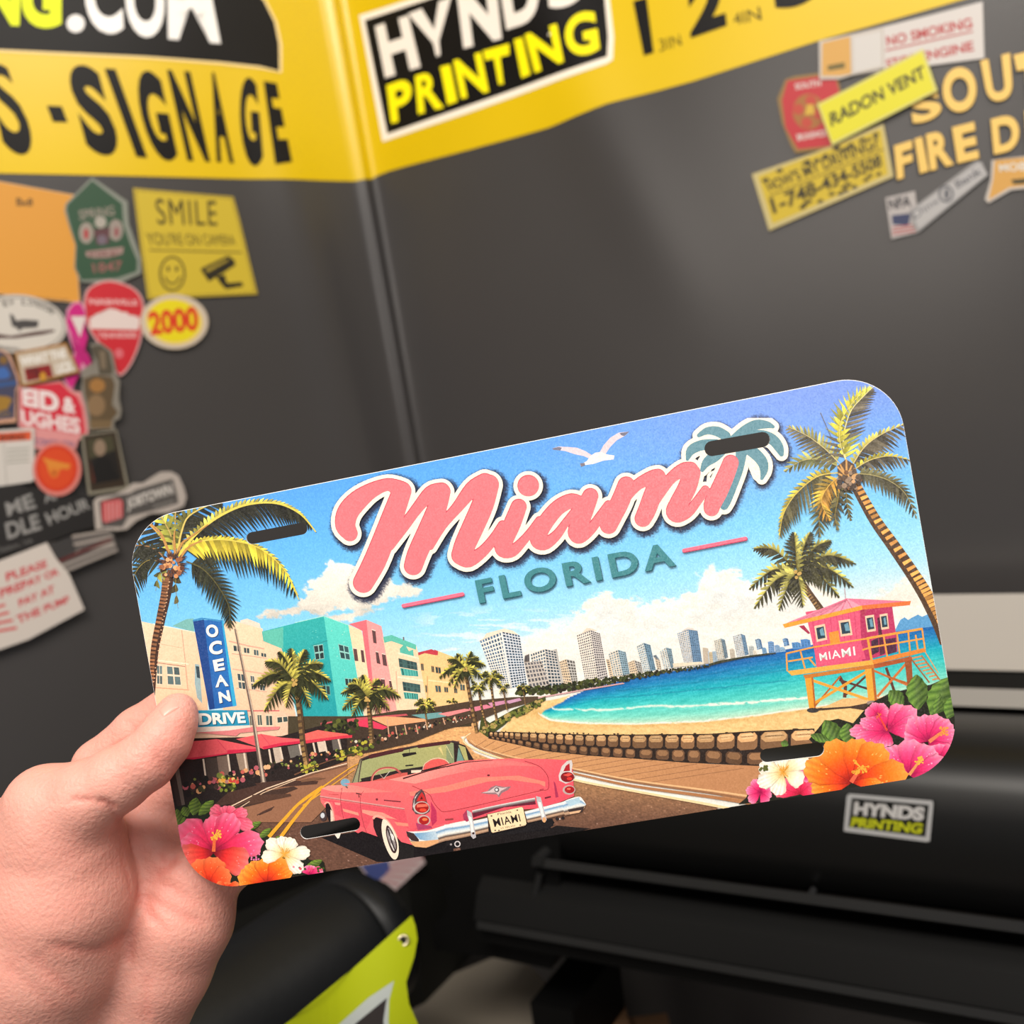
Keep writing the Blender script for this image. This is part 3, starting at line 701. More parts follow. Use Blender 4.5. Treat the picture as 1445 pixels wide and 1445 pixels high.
# ---- script lettering strokes (frames B and C)
STR = [('B', [(318,482,44),(290,430,58),(305,355,62),(365,283,58),(450,222,44),(545,188,36),(615,215,50)]),
       ('B', [(628,228,56),(580,360,62),(530,490,64),(465,650,66),(398,775,60)]),
       ('B', [(560,560,20),(640,440,30),(720,330,32),(800,240,42),(865,228,50)]),
       ('B', [(868,232,50),(835,340,56),(780,470,58),(722,600,58),(697,675,54)]),
       ('B', [(800,560,18),(870,430,28),(960,325,32),(1050,215,45),(1125,178,56)]),
       ('B', [(1148,190,60),(1112,310,64),(1060,430,64),(1010,540,62),(985,610,58)]),
       ('B', [(985,610,58),(1030,640,42),(1110,590,32),(1180,510,28),(1230,430,25)]),
       ('B', [(1328,322,46),(1290,420,50),(1240,530,50),(1238,580,44),(1290,585,34),(1350,530,26),(1400,470,22),(1450,400,20)]),
       ('B', [(1385,195,62),(1386,195,62)]),
       ('C', [(430,640,34),(370,625,42),(290,665,44),(220,745,46),(175,820,48),(172,868,44),(215,880,36),(280,830,28),(335,755,22),(400,670,20)]),
       ('C', [(482,597,46),(455,660,52),(425,740,52),(395,812,46),(418,842,38),(480,800,30),(540,720,27),(590,650,25)]),
       ('C', [(697,532,50),(665,620,54),(620,710,54),(592,772,50)]),
       ('C', [(640,700,18),(700,600,28),(770,525,32),(850,488,42),(885,482,46)]),
       ('C', [(888,500,48),(855,590,52),(822,680,52),(797,732,48)]),
       ('C', [(840,690,18),(900,580,28),(970,485,32),(1040,442,42),(1080,440,46)]),
       ('C', [(1090,460,50),(1060,550,54),(1010,640,52),(985,692,48),(1012,718,36),(1070,690,30),(1120,630,26),(1170,560,24)]),
       ('C', [(1322,398,46),(1290,480,50),(1250,570,52),(1215,640,50),(1208,672,44)])]
LOGO = [('C', [(1130,232,12),(1180,205,22),(1240,208,30),(1290,235,30)]), ('C', [(1062,375,10),(1085,320,28),(1150,290,32),(1230,290,36)]),
        ('C', [(1150,440,12),(1175,395,26),(1220,360,34),(1260,330,30)]), ('D', [(60,420,20),(130,365,24),(200,338,30),(262,338,22),(300,350,10)]),
        ('D', [(150,400,30),(240,405,34),(300,430,32),(335,475,28),(350,515,14)]), ('D', [(120,460,34),(190,510,34),(235,560,32),(245,610,24),(232,660,10)]),
        ('C', [(1385,330,34),(1370,430,28),(1330,540,28),(1300,620,26),(1282,655,24)])]
def strokedist(P, S, grow, dx, dy):
    d = np.full(len(P), 99.0)
    for f, pts in S:
        ox, oy, k = FR[f]; q = smoothpath(pts, 4)
        for (x, y, r), (x2, y2, r2) in zip(q[:-1], q[1:]):
            a = np.array([ox+k*(x+dx), oy+k*(y+dy)]); b = np.array([ox+k*(x2+dx), oy+k*(y2+dy)]); e = b-a; R_ = k*(max(r, r2)+grow)+14
            m = np.nonzero((P[:, 0] > min(a[0], b[0])-R_) & (P[:, 0] < max(a[0], b[0])+R_) & (P[:, 1] > min(a[1], b[1])-R_) & (P[:, 1] < max(a[1], b[1])+R_))[0]; Q = P[m]-a
            t = np.clip((Q@e)/(e@e+1e-9), 0, 1); d[m] = np.minimum(d[m], np.hypot(*(Q-t[:, None]*e).T)-k*(r+(r2-r)*t+grow))
    return d

# ---- sky, clouds, sea, sand and road as one fine coloured sheet
def scene_colour(P):
    x, y = P[:, 0], P[:, 1]; uv = plate_uv(P); v = (PH/2-uv[:, 1])/PH; u = (uv[:, 0]+PW/2)/PW
    def ramp(t, ks):
        ks = sorted(ks); xs = [k for k, _ in ks]; return np.stack([np.interp(t, xs, [c[i] for _, c in ks]) for i in range(3)], 1)
    c = ramp(v, [(0, (84, 160, 238)), (.15, (98, 180, 244)), (.3, (122, 200, 246)), (.42, (156, 218, 246)), (.55, (200, 230, 240)), (.65, (236, 236, 230))])
    rt = sstep(.35, .95, u)[:, None]*sstep(.35, 0, v)[:, None]
    c = c*(1-.75*rt)+np.array((128, 146, 226))*.75*rt  # lilac sheen of the glossy plate put into the upper right sky colour
    c = c+((fbm(x/1.6, y/1.6, 5, 2)-.5)*16*sstep(.25, .5, u))[:, None]
    def over(cc, a): return c*(1-a[:, None])+np.asarray(cc)*a[:, None]
    n1 = fbm(x/26, y/18, 11, 6); n2 = fbm(x/11, y/8, 21, 5)
    # left cumulus
    for poly, amp in (('366,868 398,858 432,846 428,835 440,820 455,812 462,798 478,792 500,796 520,812 560,822 600,834 560,846 500,862 440,868', 9), ('455,872 500,860 540,858 520,866 480,878', 6), ('1225,850 1250,832 1270,822 1300,815 1300,880 1230,880', 9)):
        d = sdpoly(P, Z('p', poly)); a = sstep(3, -4, d+(n2-.5)*amp*3.2)
        sh = np.clip((y-792)/80, 0, 1)[:, None]; col = np.array((252, 246, 234))*(1-.22*sh*(1.4*n1[:, None]))+0
        c = over(col, a)
    # great cloud bank on the right
    d = sdpoly(P, Z('p', '715,915 752,896 790,886 815,868 838,842 856,836 874,846 900,852 935,846 960,838 982,832 985,810 1004,798 1030,806 1046,812 1070,820 1110,800 1160,830 1200,848 1330,850 1360,990 700,1000'))
    a = sstep(4, -6, d+(n2-.5)*34); b = sstep(-2, -46, d+(n1-.5)*60)
    col = np.array((252, 243, 230))*(1-b[:, None])+np.array((226, 226, 224))*b[:, None]; col = col+((n2-.5)*44)[:, None]
    c = over(np.clip(col, 0, 250), a*.92)
    hz = sstep(880, 960, y+(x-722)*.17)*sstep(560, 700, x)
    c = over((236, 232, 222), hz*.7)
    a = sstep(.52, .62, fbm(x/40, y/7, 31, 4))*sstep(850, 880, y)*sstep(560, 640, x)*.5; c = over((252, 246, 236), a)
    # sea
    hor = np.interp(x, [760, 830, 900, 980, 1060, 1140, 1230, 1330], [1004, 972, 955, 941, 926, 911, 897, 880]); far = (x > 762)
    low_ = np.interp(x, [759, 776, 819, 892, 1000, 1075, 1139, 1230, 1340], [1005, 1015, 1019.5, 1021, 1017, 1008, 999, 985, 968])
    s = np.clip((y-hor)/np.maximum(low_-hor, 1), -1, 2)
    sea = ramp(s, [(0, (24, 92, 168)), (.18, (22, 128, 184)), (.4, (26, 174, 190)), (.62, (70, 200, 194)), (.85, (120, 214, 196)), (1, (196, 226, 200))])
    rip = fbm(x/14, (y+x*.17)/1.6, 41, 4); sea = sea+((rip-.5)*46)[:, None]
    c = over(np.clip(sea, 0, 255), ((s > 0) & (s < 1) & far)*1.0)
    sandpoly = Z('p', '703,1034 727,1007 745,998 766,990 790,985 806,980 795,990 768,1003 762,1009')+Z('p', '776,1017 819,1021 892,1022.5 1000,1018 1075,1009 1139,1000 1230,986 1350,966 1350,1100 1050,1060 690,1050')
    a = sstep(.8, -.8, sdpoly(P, sandpoly)+(n2-.5)*2)
    col = np.array((236, 196, 132))+((fbm(x/5, y/2.5, 51, 4)-.5)*44)[:, None]-np.array((20, 26, 30))*sstep(8, 0, np.abs(y-low_)-2)[:, None]*.5
    c = over(np.clip(col, 0, 255), a)
    for (f, pts, wd, am) in (('G', '530,610 580,625 700,624 850,628 1000,612 1150,604 1300,606 1445,596 1600,588', 2.6, .9), ('H', '0,782 100,772 200,768 300,762 430,752 560,740', 3.4, 1), ('G', '450,640 520,683 700,702 1000,708 1445,694', 1.5, .8), ('H', '0,870 300,838 430,815 560,800', 1.8, .8)):
        q = np.array(smoothpath(Z(f, pts), 6)); yy = np.interp(x, q[:, 0], q[:, 1], left=-99, right=-99)
        a = sstep(1, 0, np.abs(y-yy+(n2-.5)*4)/wd)*am*sstep(.35, .5, fbm(x/9, y/3, 61, 3)+.12); c = over((246, 242, 228), a)
    for pts, am in (('807,988 900,982 1000,972 1112,960', .55), ('868,975 1000,961 1120,944', .5), ('930,962 1050,943 1150,930', .35)):
        q = np.array(Z('p', pts)); yy = np.interp(x, q[:, 0], q[:, 1], left=-99, right=-99); c = over((20, 118, 150), sstep(1.6, 0, np.abs(y-yy+(n2-.5)*3))*am)
    # road and pavements
    road = Z('p', '250,1170 300,1130 370,1090 430,1060 500,1040 560,1030 640,1026 676,1016 672,1036 650,1040 670,1062 720,1082 810,1100 892,1116 1010,1137 1060,1200 250,1300')
    a = sstep(1, -1, sdpoly(P, road)); t = sstep(1030, 1180, y-(x-600)*.02)[:, None]
    g0 = np.array((226, 170, 112))*(1-t)+np.array((104, 72, 58))*t
    gr = fbm(x/2.2, y/1.2, 71, 3); g0 = g0*(1+(gr[:, None]-.5)*.5)+(np.clip(gr-.78, 0, 1)*500)[:, None]*t
    c = over(np.clip(g0, 0, 255), a)
    # soft shadow of the lettering on the sky
    m = (y < 900); d = np.full(len(P), 99.0); d[m] = np.minimum(strokedist(P[m], STR, 30, 12, 16), strokedist(P[m], LOGO, 24, 8, 16))
    c = over((34, 38, 62), .92*sstep(7.0, -1.0, d+(fbm(x/1.3, y/1.3, 81, 2)-.5)*7))
    return np.clip(c, 4, 255)

art = Print(plate_pos, step=3.2e-6, off=0.00001, ink=0.80)
# --- the sheet
nu, nv_ = 820, 410
U, V_ = np.meshgrid(np.linspace(-PW/2-.0005, PW/2+.0005, nu), np.linspace(PH/2+.0005, -PH/2-.0005, nv_), indexing='ij')
SP = happly(H_px, np.c_[U.ravel(), V_.ravel()]); SCOL = scene_colour(SP)

A = art
TR = {}
def quadgrid(f, Q, nx, ny, fx, fy, col, x0=0.0, x1=1.0, y0=0.0, y1=1.0):
    H = homog([(0, 0), (1, 0), (1, 1), (0, 1)], Z(f, Q)); A.up()
    for i in range(nx):
        for j in range(ny):
            a = x0+(x1-x0)*(i+.5-fx/2)/nx; b = x0+(x1-x0)*(i+.5+fx/2)/nx; c = y0+(y1-y0)*(j+.5-fy/2)/ny; d = y0+(y1-y0)*(j+.5+fy/2)/ny
            k = rnd.uniform(.75, 1.2)
            A.raw(happly(H, [(a, c), (b, c), (b, d), (a, d)]), [[0, 1, 2, 3]], np.clip(np.array(col)*k, 0, 255), False)
def window(f, q, frame=(240, 214, 186), glass=(96, 120, 122), nx=2, ny=2, b=0.1):
    A.poly(f, q, frame); quadgrid(f, q, nx, ny, 1-b*2, 1-b*2, glass)

# ================= buildings on the left
A.poly('E', '-20,40 40,80 125,98 410,155 480,200 500,720 410,700 300,720 140,640 90,480 40,300', (244, 212, 180), g=((40, 100), (400, 600), (236, 196, 160)))
A.poly('E', '255,112 350,66 400,60 405,150 410,155', (120, 180, 176))
A.poly('E', '600,110 625,75 680,78 870,130 875,212 1000,265 1095,720 1100,900 600,900', (246, 214, 180), g=((650, 100), (1000, 800), (232, 190, 156)))
A.poly('E', '718,75 765,62 850,95 858,130 720,92', (236, 214, 196)); A.line('E', '868,212 1000,262', 6, (222, 176, 150))
A.line('E', '125,98 410,155', 6, (252, 230, 206)); A.line('E', '320,140 345,360', 5, (206, 160, 136)); A.line('E', '180,235 320,262', 3, (196, 170, 140))
A.line('E', '150,345 370,372', 8, (252, 228, 200)); A.line('E', '140,360 345,388', 5, (176, 120, 104)); A.line('E', '130,530 372,548', 7, (214, 160, 130))
window('E', '150,375 188,378 190,515 152,510'); window('E', '215,380 305,390 320,520 222,515')
A.line('E', '345,370 362,545', 8, (214, 168, 140)); A.line('E', '640,215 760,245 880,268', 9, (224, 168, 146)); A.line('E', '660,300 900,332', 5, (216, 160, 138))
for q in ('668,240 720,248 724,292 672,286', '740,255 780,260 782,302 743,298', '808,268 842,274 845,318 811,313', '858,292 895,298 897,328 860,322'): window('E', q, glass=(70, 92, 96), nx=2, ny=1)
A.line('E', '665,405 900,440', 9, (226, 172, 148)); A.line('E', '690,535 900,560', 7, (222, 166, 142))
for q in ('695,430 745,438 757,548 708,540', '785,445 812,450 822,550 796,548', '848,470 880,476 888,556 852,552'): window('E', q, glass=(64, 80, 86), nx=2, ny=2)
A.poly('E', '130,640 500,700 1000,690 1110,740 1110,900 200,900 140,800', (232, 192, 164)); A.poly('E', '600,690 990,690 1000,800 600,790', (238, 196, 166)); A.line('E', '610,690 985,688', 9, (210, 110, 110))
for q in ('780,715 800,712 806,795 786,795', '832,710 862,710 870,795 838,795', '890,715 935,715 940,795 894,795', '965,730 1040,725 1045,765 968,775'): window('E', q, glass=(80, 96, 92), nx=2, ny=1)
# teal block
A.poly('E', '865,150 1285,45 1400,700 1430,740 1200,745 1110,735 1000,265 875,215', (52, 176, 172), g=((1000, 100), (1300, 700), (36, 160, 168)))
A.poly('F', '115,40 265,95 355,650 200,655', (96, 214, 200), g=((200, 80), (280, 600), (84, 200, 192)))
A.poly('E', '870,150 1010,120 1010,270 875,215', (96, 190, 172)); A.line('F', '-60,80 115,40 265,95', 4, (170, 226, 214)); A.line('E', '1205,245 1310,212', 5, (40, 140, 140))
window('E', '1215,245 1280,235 1290,335 1230,345', (150, 200, 190), (40, 56, 58)); window('F', '200,205 262,222 275,305 215,295', (150, 210, 200), (50, 80, 84)); window('F', '100,450 150,455 155,515 108,515', (110, 180, 170), (50, 70, 70), 2, 1); window('F', '240,410 300,415 305,460 245,458', (130, 200, 190), (44, 60, 60), 3, 1)
for _ in range(16): A.disc('F', rnd.uniform(0, 100), rnd.uniform(120, 420), 4, (110, 210, 200), ry=2.5, up=False, n=5)
for _ in range(7): A.disc('F', rnd.uniform(150, 250), rnd.uniform(110, 420), 4, (160, 226, 210), ry=3, up=False, n=5)
# cream strip, pink tower
A.poly('F', '262,92 340,125 470,640 360,650', (246, 216, 178)); A.poly('F', '265,88 370,62 432,600 425,620 385,420 345,128 300,105', (240, 112, 122)); A.poly('F', '370,62 460,100 560,640 430,640', (246, 156, 156), g=((400, 100), (500, 600), (250, 170, 160)))
for q in ('290,232 312,235 322,310 300,308', '335,240 352,243 362,318 343,315', '402,120 425,128 432,205 412,200', '425,252 442,256 455,328 432,322', '462,265 485,270 495,340 470,335', '455,415 480,418 485,480 460,478', '505,425 528,428 535,490 512,486', '445,520 470,522 474,590 450,588'):
    A.poly('F', q, (96, 66, 66)); 
    P4 = Z('F', q); A.line('p', [P4[0], P4[1]], 1.2, (250, 214, 200), up=False)
# cream and teal hotel
A.poly('F', '468,168 520,155 668,215 690,290 740,560 745,620 560,640', (248, 212, 176)); A.poly('F', '470,165 522,153 668,212 668,242 520,190 478,200', (96, 190, 170)); A.poly('F', '570,235 600,205 625,250 650,240 655,285 572,262', (90, 184, 166))
for q in ('562,292 672,318 678,365 568,345', '585,432 692,450 696,500 592,488'): A.poly('F', q, (70, 100, 96)); quadgrid('F', q, 5, 2, .7, .74, (56, 84, 84))
for q in ('572,350 678,368 682,402 582,395', '592,495 680,505 682,540 600,535'): A.poly('F', q, (90, 180, 168)); quadgrid('F', q, 6, 1, .5, .9, (60, 140, 134))
A.line('F', '555,405 728,430', 12, (252, 226, 196)); A.line('F', '560,262 712,300', 10, (252, 226, 196)); A.line('F', '592,165 594,185', 8, (120, 110, 110)); A.line('F', '548,370 560,560', 6, (226, 180, 150))
# yellow hotel
A.poly('F', '678,258 790,245 945,305 985,540 980,560 745,620', (242, 200, 138)); A.poly('F', '680,258 760,238 800,255 790,275 720,262 682,276', (196, 62, 74)); A.poly('F', '778,240 800,250 798,275 776,268', (196, 62, 74))
for q in ('695,320 712,322 716,370 700,368', '758,335 775,338 778,380 762,378', '782,340 815,346 820,388 787,384', '835,350 852,354 855,392 838,390', '780,452 815,455 820,500 787,498', '722,450 738,452 742,505 726,500', '835,462 860,465 862,500 838,498', '895,470 915,474 917,505 897,503', '930,440 960,445 962,490 933,488'): window('F', q, (214, 166, 110), (66, 84, 84), 2, 1)
A.line('F', '742,425 970,450', 7, (250, 222, 170)); A.line('F', '735,400 740,600', 5, (206, 160, 106))
# ================= high-rises
def tower(f, front, side, n1, n2, ny, wall, wallside, glass=(70, 96, 116)):
    A.poly(f, side, wallside); A.poly(f, front, wall)
    quadgrid(f, front, n1, ny, .62, .62, glass); quadgrid(f, side, n2, ny, .7, .6, tuple(.75*c for c in glass))
B_T = (74, 104, 132)
A.poly('G', '470,300 560,270 600,480 490,500', (180, 176, 170))
tower('G', '405,300 490,270 510,480 440,490', '490,270 555,285 590,485 515,490', 6, 4, 12, (232, 222, 208), (206, 200, 194))
tower('G', '370,350 470,340 520,480 400,500', '370,350 374,310 400,300 402,350', 6, 1, 6, (196, 186, 176), (120, 110, 104), (90, 90, 96))
tower('G', '108,220 240,165 300,500 215,500', '240,165 345,190 388,480 300,500', 8, 6, 20, (238, 232, 222), (218, 222, 228), B_T)
A.poly('G', '135,205 150,180 255,152 305,165 340,190 245,172 110,225', (236, 220, 198)); A.line('G', '235,168 292,500', 5, (246, 240, 232))
for q, q2, n_ in (('575,345 615,330 650,480 600,470', '615,330 665,340 685,475 650,480', 9), ('845,330 920,340 940,430 870,440', '870,290 960,285 985,430 940,430', 9), ('975,350 1010,335 1035,420 990,425', '1010,335 1050,350 1062,410 1035,420', 6)):
    tower('G', q, q2, 4, 3, n_, (232, 206, 172), (200, 196, 190), (120, 116, 112))
tower('G', '675,190 755,160 800,455 725,460', '755,160 812,180 858,435 800,455', 7, 5, 20, (240, 230, 214), (214, 206, 200), (110, 108, 116))
A.poly('G', '720,165 735,148 765,152 795,165 755,162 700,185', (226, 210, 190))
tower('G', '860,300 915,275 945,425 890,430', '915,275 962,290 985,415 945,425', 4, 4, 11, (226, 214, 196), (150, 180, 196), (120, 140, 150))
tower('G', '1025,255 1065,235 1105,400 1065,405', '1065,235 1105,248 1138,395 1105,402', 4, 3, 13, (222, 220, 210), (120, 158, 184), (120, 150, 170))
tower('G', '1130,320 1160,335 1170,390 1145,390', '1120,310 1140,305 1160,335 1135,330', 2, 1, 5, (216, 196, 168), (140, 160, 176), (130, 130, 130))
tower('G', '1160,285 1195,262 1225,385 1185,388', '1195,262 1228,270 1245,375 1225,385', 3, 3, 12, (226, 218, 204), (150, 178, 194), (130, 160, 176))
tower('G', '1260,180 1325,155 1355,355 1300,350', '1325,155 1380,165 1408,350 1355,358', 6, 5, 20, (222, 214, 202), (112, 148, 184), (110, 140, 168))
A.poly('G', '1285,170 1320,145 1350,150 1375,165 1325,158', (214, 206, 198)); A.poly('G', '1235,355 1400,345 1420,358 1240,378', (226, 214, 190))
for (x, w_, t, c) in ((1410, 30, 262, (190, 176, 158)), (1440, 26, 285, (170, 190, 206))): A.poly('G', [(x, t), (x+w_, t+5), (x+w_+12, 352), (x+6, 356)], c)
for (x, w_, t, b, c) in ((0, 24, 480, 545, (200, 182, 150)), (20, 28, 475, 540, (160, 180, 196)), (118, 28, 462, 520, (196, 186, 170)), (226, 30, 445, 505, (180, 186, 184)), (300, 26, 455, 492, (120, 160, 196)), (335, 34, 420, 488, (110, 150, 196)), (372, 30, 440, 482, (130, 164, 200)), (400, 30, 452, 478, (140, 176, 206)), (470, 50, 425, 462, (90, 144, 200)), (520, 54, 408, 456, (84, 138, 200)), (250, 20, 470, 500, (220, 212, 196))):
    A.poly('H', [(x, t+4), (x+w_*.6, t), (x+w_, t+6), (x+w_+6, b), (x+6, b+5)], c); quadgrid('H', [(x+2, t+8), (x+w_-2, t+8), (x+w_+4, b-4), (x+6, b)], 3, 5, .45, .5, tuple(.75*i for i in c))
tower('H', '30,418 68,404 90,520 50,525', '68,404 92,412 110,512 90,520', 4, 3, 12, (222, 210, 190), (150, 176, 196), (120, 140, 150)); tower('H', '136,392 182,378 205,502 160,510', '182,378 206,388 228,496 205,502', 5, 3, 13, (220, 214, 206), (112, 150, 186), (120, 146, 166))
tower('H', '262,412 282,405 296,465 275,470', '282,405 296,412 306,460 296,465', 2, 2, 6, (150, 176, 200), (96, 138, 184), (90, 120, 150)); tower('H', '418,408 436,402 446,446 428,450', '436,402 450,408 458,444 446,446', 2, 1, 4, (130, 166, 206), (84, 130, 190), (90, 130, 170))
# distant blue hills at right
A.poly('H', '1055,360 1085,300 1110,285 1130,300 1155,285 1185,270 1210,282 1240,268 1300,262 1330,330 1060,365', (92, 156, 206))
A.poly('H', '0,560 0,548 60,530 200,505 330,488 380,484 380,490 200,515 60,545', (60, 62, 44))
# tree line behind the beach
A.up()
for i in range(420):
    t = i/420; x = 330+1120*t; yb = np.interp(x, [330, 420, 520, 700, 900, 1150, 1300, 1450], [520, 520, 512, 490, 455, 412, 392, 368]); h = np.interp(x, [330, 700, 1100, 1450], [26, 26, 16, 9])
    c = rnd.choice([(34, 38, 22), (52, 56, 28), (80, 84, 36), (40, 36, 26), (60, 70, 34)])
    A.disc('G', x+rnd.uniform(-6, 6), yb+rnd.uniform(-h, h*.6), rnd.uniform(5, 13)*h/22, c, up=(i % 60 == 0), n=7)
A.up()
for i in range(70):
    t = i/70; x = 330+620*t; yb = np.interp(x, [330, 500, 700, 950], [575, 545, 510, 468]); A.poly('G', [(x-12, yb+5), (x, yb-3), (x+12, yb+1), (x+12, yb+5)], (206, 160, 160), up=False)
# far promenade with parasols, dark shops
A.poly('F', '-100,640 360,640 560,605 800,590 1000,560 1000,700 -100,760', (72, 62, 44)); A.poly('F', '0,735 60,720 300,640 560,625 780,585 1020,545 1250,525 1400,520 1400,545 1200,600 1030,672 840,720 640,800 420,850 260,880 100,940 0,965', (58, 44, 36), g=((100, 800), (1200, 560), (84, 66, 50)))
A.poly('F', '1060,640 1110,680 1250,600 1445,520 1445,545 1250,640 1200,690 1090,770 1045,735', (70, 76, 34))
A.up()
for i in range(150):
    x = rnd.uniform(1045, 1420); yb = np.interp(x, [1045, 1180, 1445], [740, 665, 545]); A.disc('F', x, yb+rnd.uniform(-16, 16), rnd.uniform(5, 13), rnd.choice([(104, 112, 48), (60, 66, 30), (150, 140, 66), (40, 44, 24), (176, 150, 90)]), up=(i % 50 == 0), n=7)
# awnings row
for q, c in (('95,680 300,650 610,625 620,635 320,668 100,700', (196, 86, 92)), ('300,672 380,655 500,705 470,720 330,700', (226, 60, 92)), ('390,650 490,640 720,655 740,668 500,700', (240, 168, 120)), ('640,632 820,615 850,640 730,660', (110, 160, 160)), ('800,625 960,595 1010,600 860,640', (236, 140, 140)), ('985,590 1090,570 1130,585 1000,615', (226, 130, 150)), ('1100,560 1200,545 1220,560 1120,585', (206, 140, 170)), ('1210,548 1290,530 1300,545 1225,565', (200, 150, 180))):
    A.poly('F', q, c)
A.up()
for i in range(90):
    t = i/90; x = 280+760*t; y = np.interp(x, [280, 480, 700, 1040], [830, 790, 720, 640]); s = 1-t*.6
    A.disc('F', x+rnd.uniform(-8, 8), y-rnd.uniform(0, 50)*s, rnd.uniform(6, 13)*s, rnd.choice([(196, 90, 80), (230, 190, 160), (30, 26, 24), (110, 116, 60), (220, 210, 190), (40, 34, 30), (30, 28, 24), (170, 110, 80)]), up=False, n=6)
for x, y0, y1 in ((495, 655, 765), (668, 690, 745), (600, 690, 750), (545, 700, 770), (725, 670, 720), (830, 650, 690), (900, 640, 680)): A.line('F', [(x, y0), (x+12, y1)], 7, (206, 160, 130), up=False)
# ================= cafe front on the left
A.poly('E', '200,880 1000,860 1445,740 1445,1040 1200,1120 900,1200 640,1330 520,1420 240,1445 180,1000', (40, 30, 28))
A.poly('E', '1445,1030 1200,1110 900,1200 700,1320 520,1445 1200,1445 1445,1200', (150, 104, 78))
for q, c in (('560,1000 640,990 655,1130 580,1150', (120, 100, 88)), ('690,980 760,975 780,1100 720,1110', (150, 128, 110)), ('940,940 990,935 1010,1030 960,1045', (196, 176, 158)), ('1040,930 1120,915 1140,990 1060,1010', (110, 104, 96)), ('1240,900 1290,895 1305,960 1255,970', (216, 196, 176)), ('1340,885 1400,880 1410,950 1350,955', (100, 92, 86)), ('480,1010 560,1005 580,1150 500,1160', (70, 58, 52))):
    A.poly('E', q, c)
for x, y0, y1 in ((468, 1015, 1150), (635, 985, 1120), (745, 975, 1090), (915, 950, 1060), (990, 935, 1020), (1120, 915, 1000), (1215, 905, 990), (1290, 890, 970), (1385, 880, 950)): A.line('E', [(x, y0), (x+18, y1)], 12, (220, 200, 180), up=False)
A.poly('E', '240,1100 300,1060 345,1340 300,1370', (54, 40, 36)); A.poly('E', '270,1070 300,1060 345,1330 325,1345', (110, 96, 88))
A.up()
for i in range(150):
    t = rnd.random(); x = 330+1100*t; y = np.interp(x, [330, 700, 1000, 1445], [1260, 1170, 1080, 985]); s = 1.25-.6*t
    A.disc('E', x+rnd.uniform(-10, 10), y-rnd.uniform(-10, 75)*s, rnd.uniform(7, 19)*s, rnd.choice([(30, 24, 22), (48, 40, 34), (196, 96, 84), (226, 176, 130), (120, 130, 60), (180, 90, 100), (36, 30, 26), (220, 160, 110), (60, 60, 34), (26, 24, 22), (70, 50, 44)]), up=(i % 50 == 0), n=7)
for cx, cy, n_, sx, sy in ((640, 1200, 46, 60, 55), (1185, 1070, 34, 60, 28), (650, 1150, 16, 50, 18)):
    for i in range(n_): A.disc('E', cx+rnd.uniform(-1, 1)*sx, cy+rnd.uniform(-1, 1)*sy, rnd.uniform(7, 14), rnd.choice([(70, 80, 30), (130, 140, 50), (40, 46, 22), (196, 190, 80), (50, 60, 26)]), up=(i % 12 == 0), n=6)
for i in range(18): A.disc('E', 580+i*7+rnd.uniform(-8, 8), 1158+rnd.uniform(-16, 14), 13, rnd.choice([(206, 70, 60), (236, 170, 70), (230, 190, 110), (180, 130, 120)]), up=(i % 6 == 0), n=7)
for i in range(24): A.disc('F', rnd.uniform(265, 345), rnd.uniform(825, 870), 12, rnd.choice([(186, 176, 60), (110, 120, 44), (60, 66, 28)]), up=(i % 8 == 0), n=7)
for i in range(40): A.disc('F', rnd.choice([rnd.uniform(0, 80), rnd.uniform(340, 460), rnd.uniform(190, 260)]), rnd.uniform(0, 1), 1, (60, 66, 28), up=False, n=3)
for i in range(40):
    k = i % 3; x = (rnd.uniform(0, 85), rnd.uniform(345, 465), rnd.uniform(190, 255))[k]; y = (rnd.uniform(920, 975), rnd.uniform(790, 840), rnd.uniform(845, 895))[k]
    A.disc('F', x, y, 11, rnd.choice([(186, 176, 60), (96, 106, 44), (44, 48, 24)]), up=(i % 10 == 0), n=7)
for i in range(60): A.disc('F', rnd.uniform(110, 330), rnd.uniform(665, 745), rnd.uniform(8, 15), rnd.choice([(30, 34, 18), (60, 66, 30), (96, 100, 44)]), up=(i % 20 == 0), n=7)
# umbrellas
for q, c in (('320,1015 395,895 560,880 830,935 828,962 630,975 400,1010', (226, 88, 96)), ('690,880 860,845 1000,870 1200,885 1195,900 1000,925 880,950 830,930', (232, 92, 98)), ('1150,850 1240,820 1445,845 1480,870 1210,895', (238, 104, 96)), ('410,835 700,800 990,795 980,815 720,838 690,860 410,835', (224, 130, 130))):
    A.poly('E', q, c)
A.poly('E', '320,1015 400,1005 630,975 632,955 828,945 828,962 632,982 402,1018', (206, 40, 72)); A.poly('E', '1000,905 1195,885 1200,900 1002,925 880,950 870,932', (206, 40, 72)); A.poly('E', '1210,880 1480,852 1480,868 1212,896', (210, 50, 70)); A.line('E', '560,880 628,962', 4, (200, 60, 84)); A.line('E', '860,845 925,925', 4, (206, 70, 90))
A.poly('F', '0,745 80,722 262,750 262,765 0,802', (240, 104, 96)); A.poly('F', '0,785 262,752 262,766 0,804', (214, 56, 76))
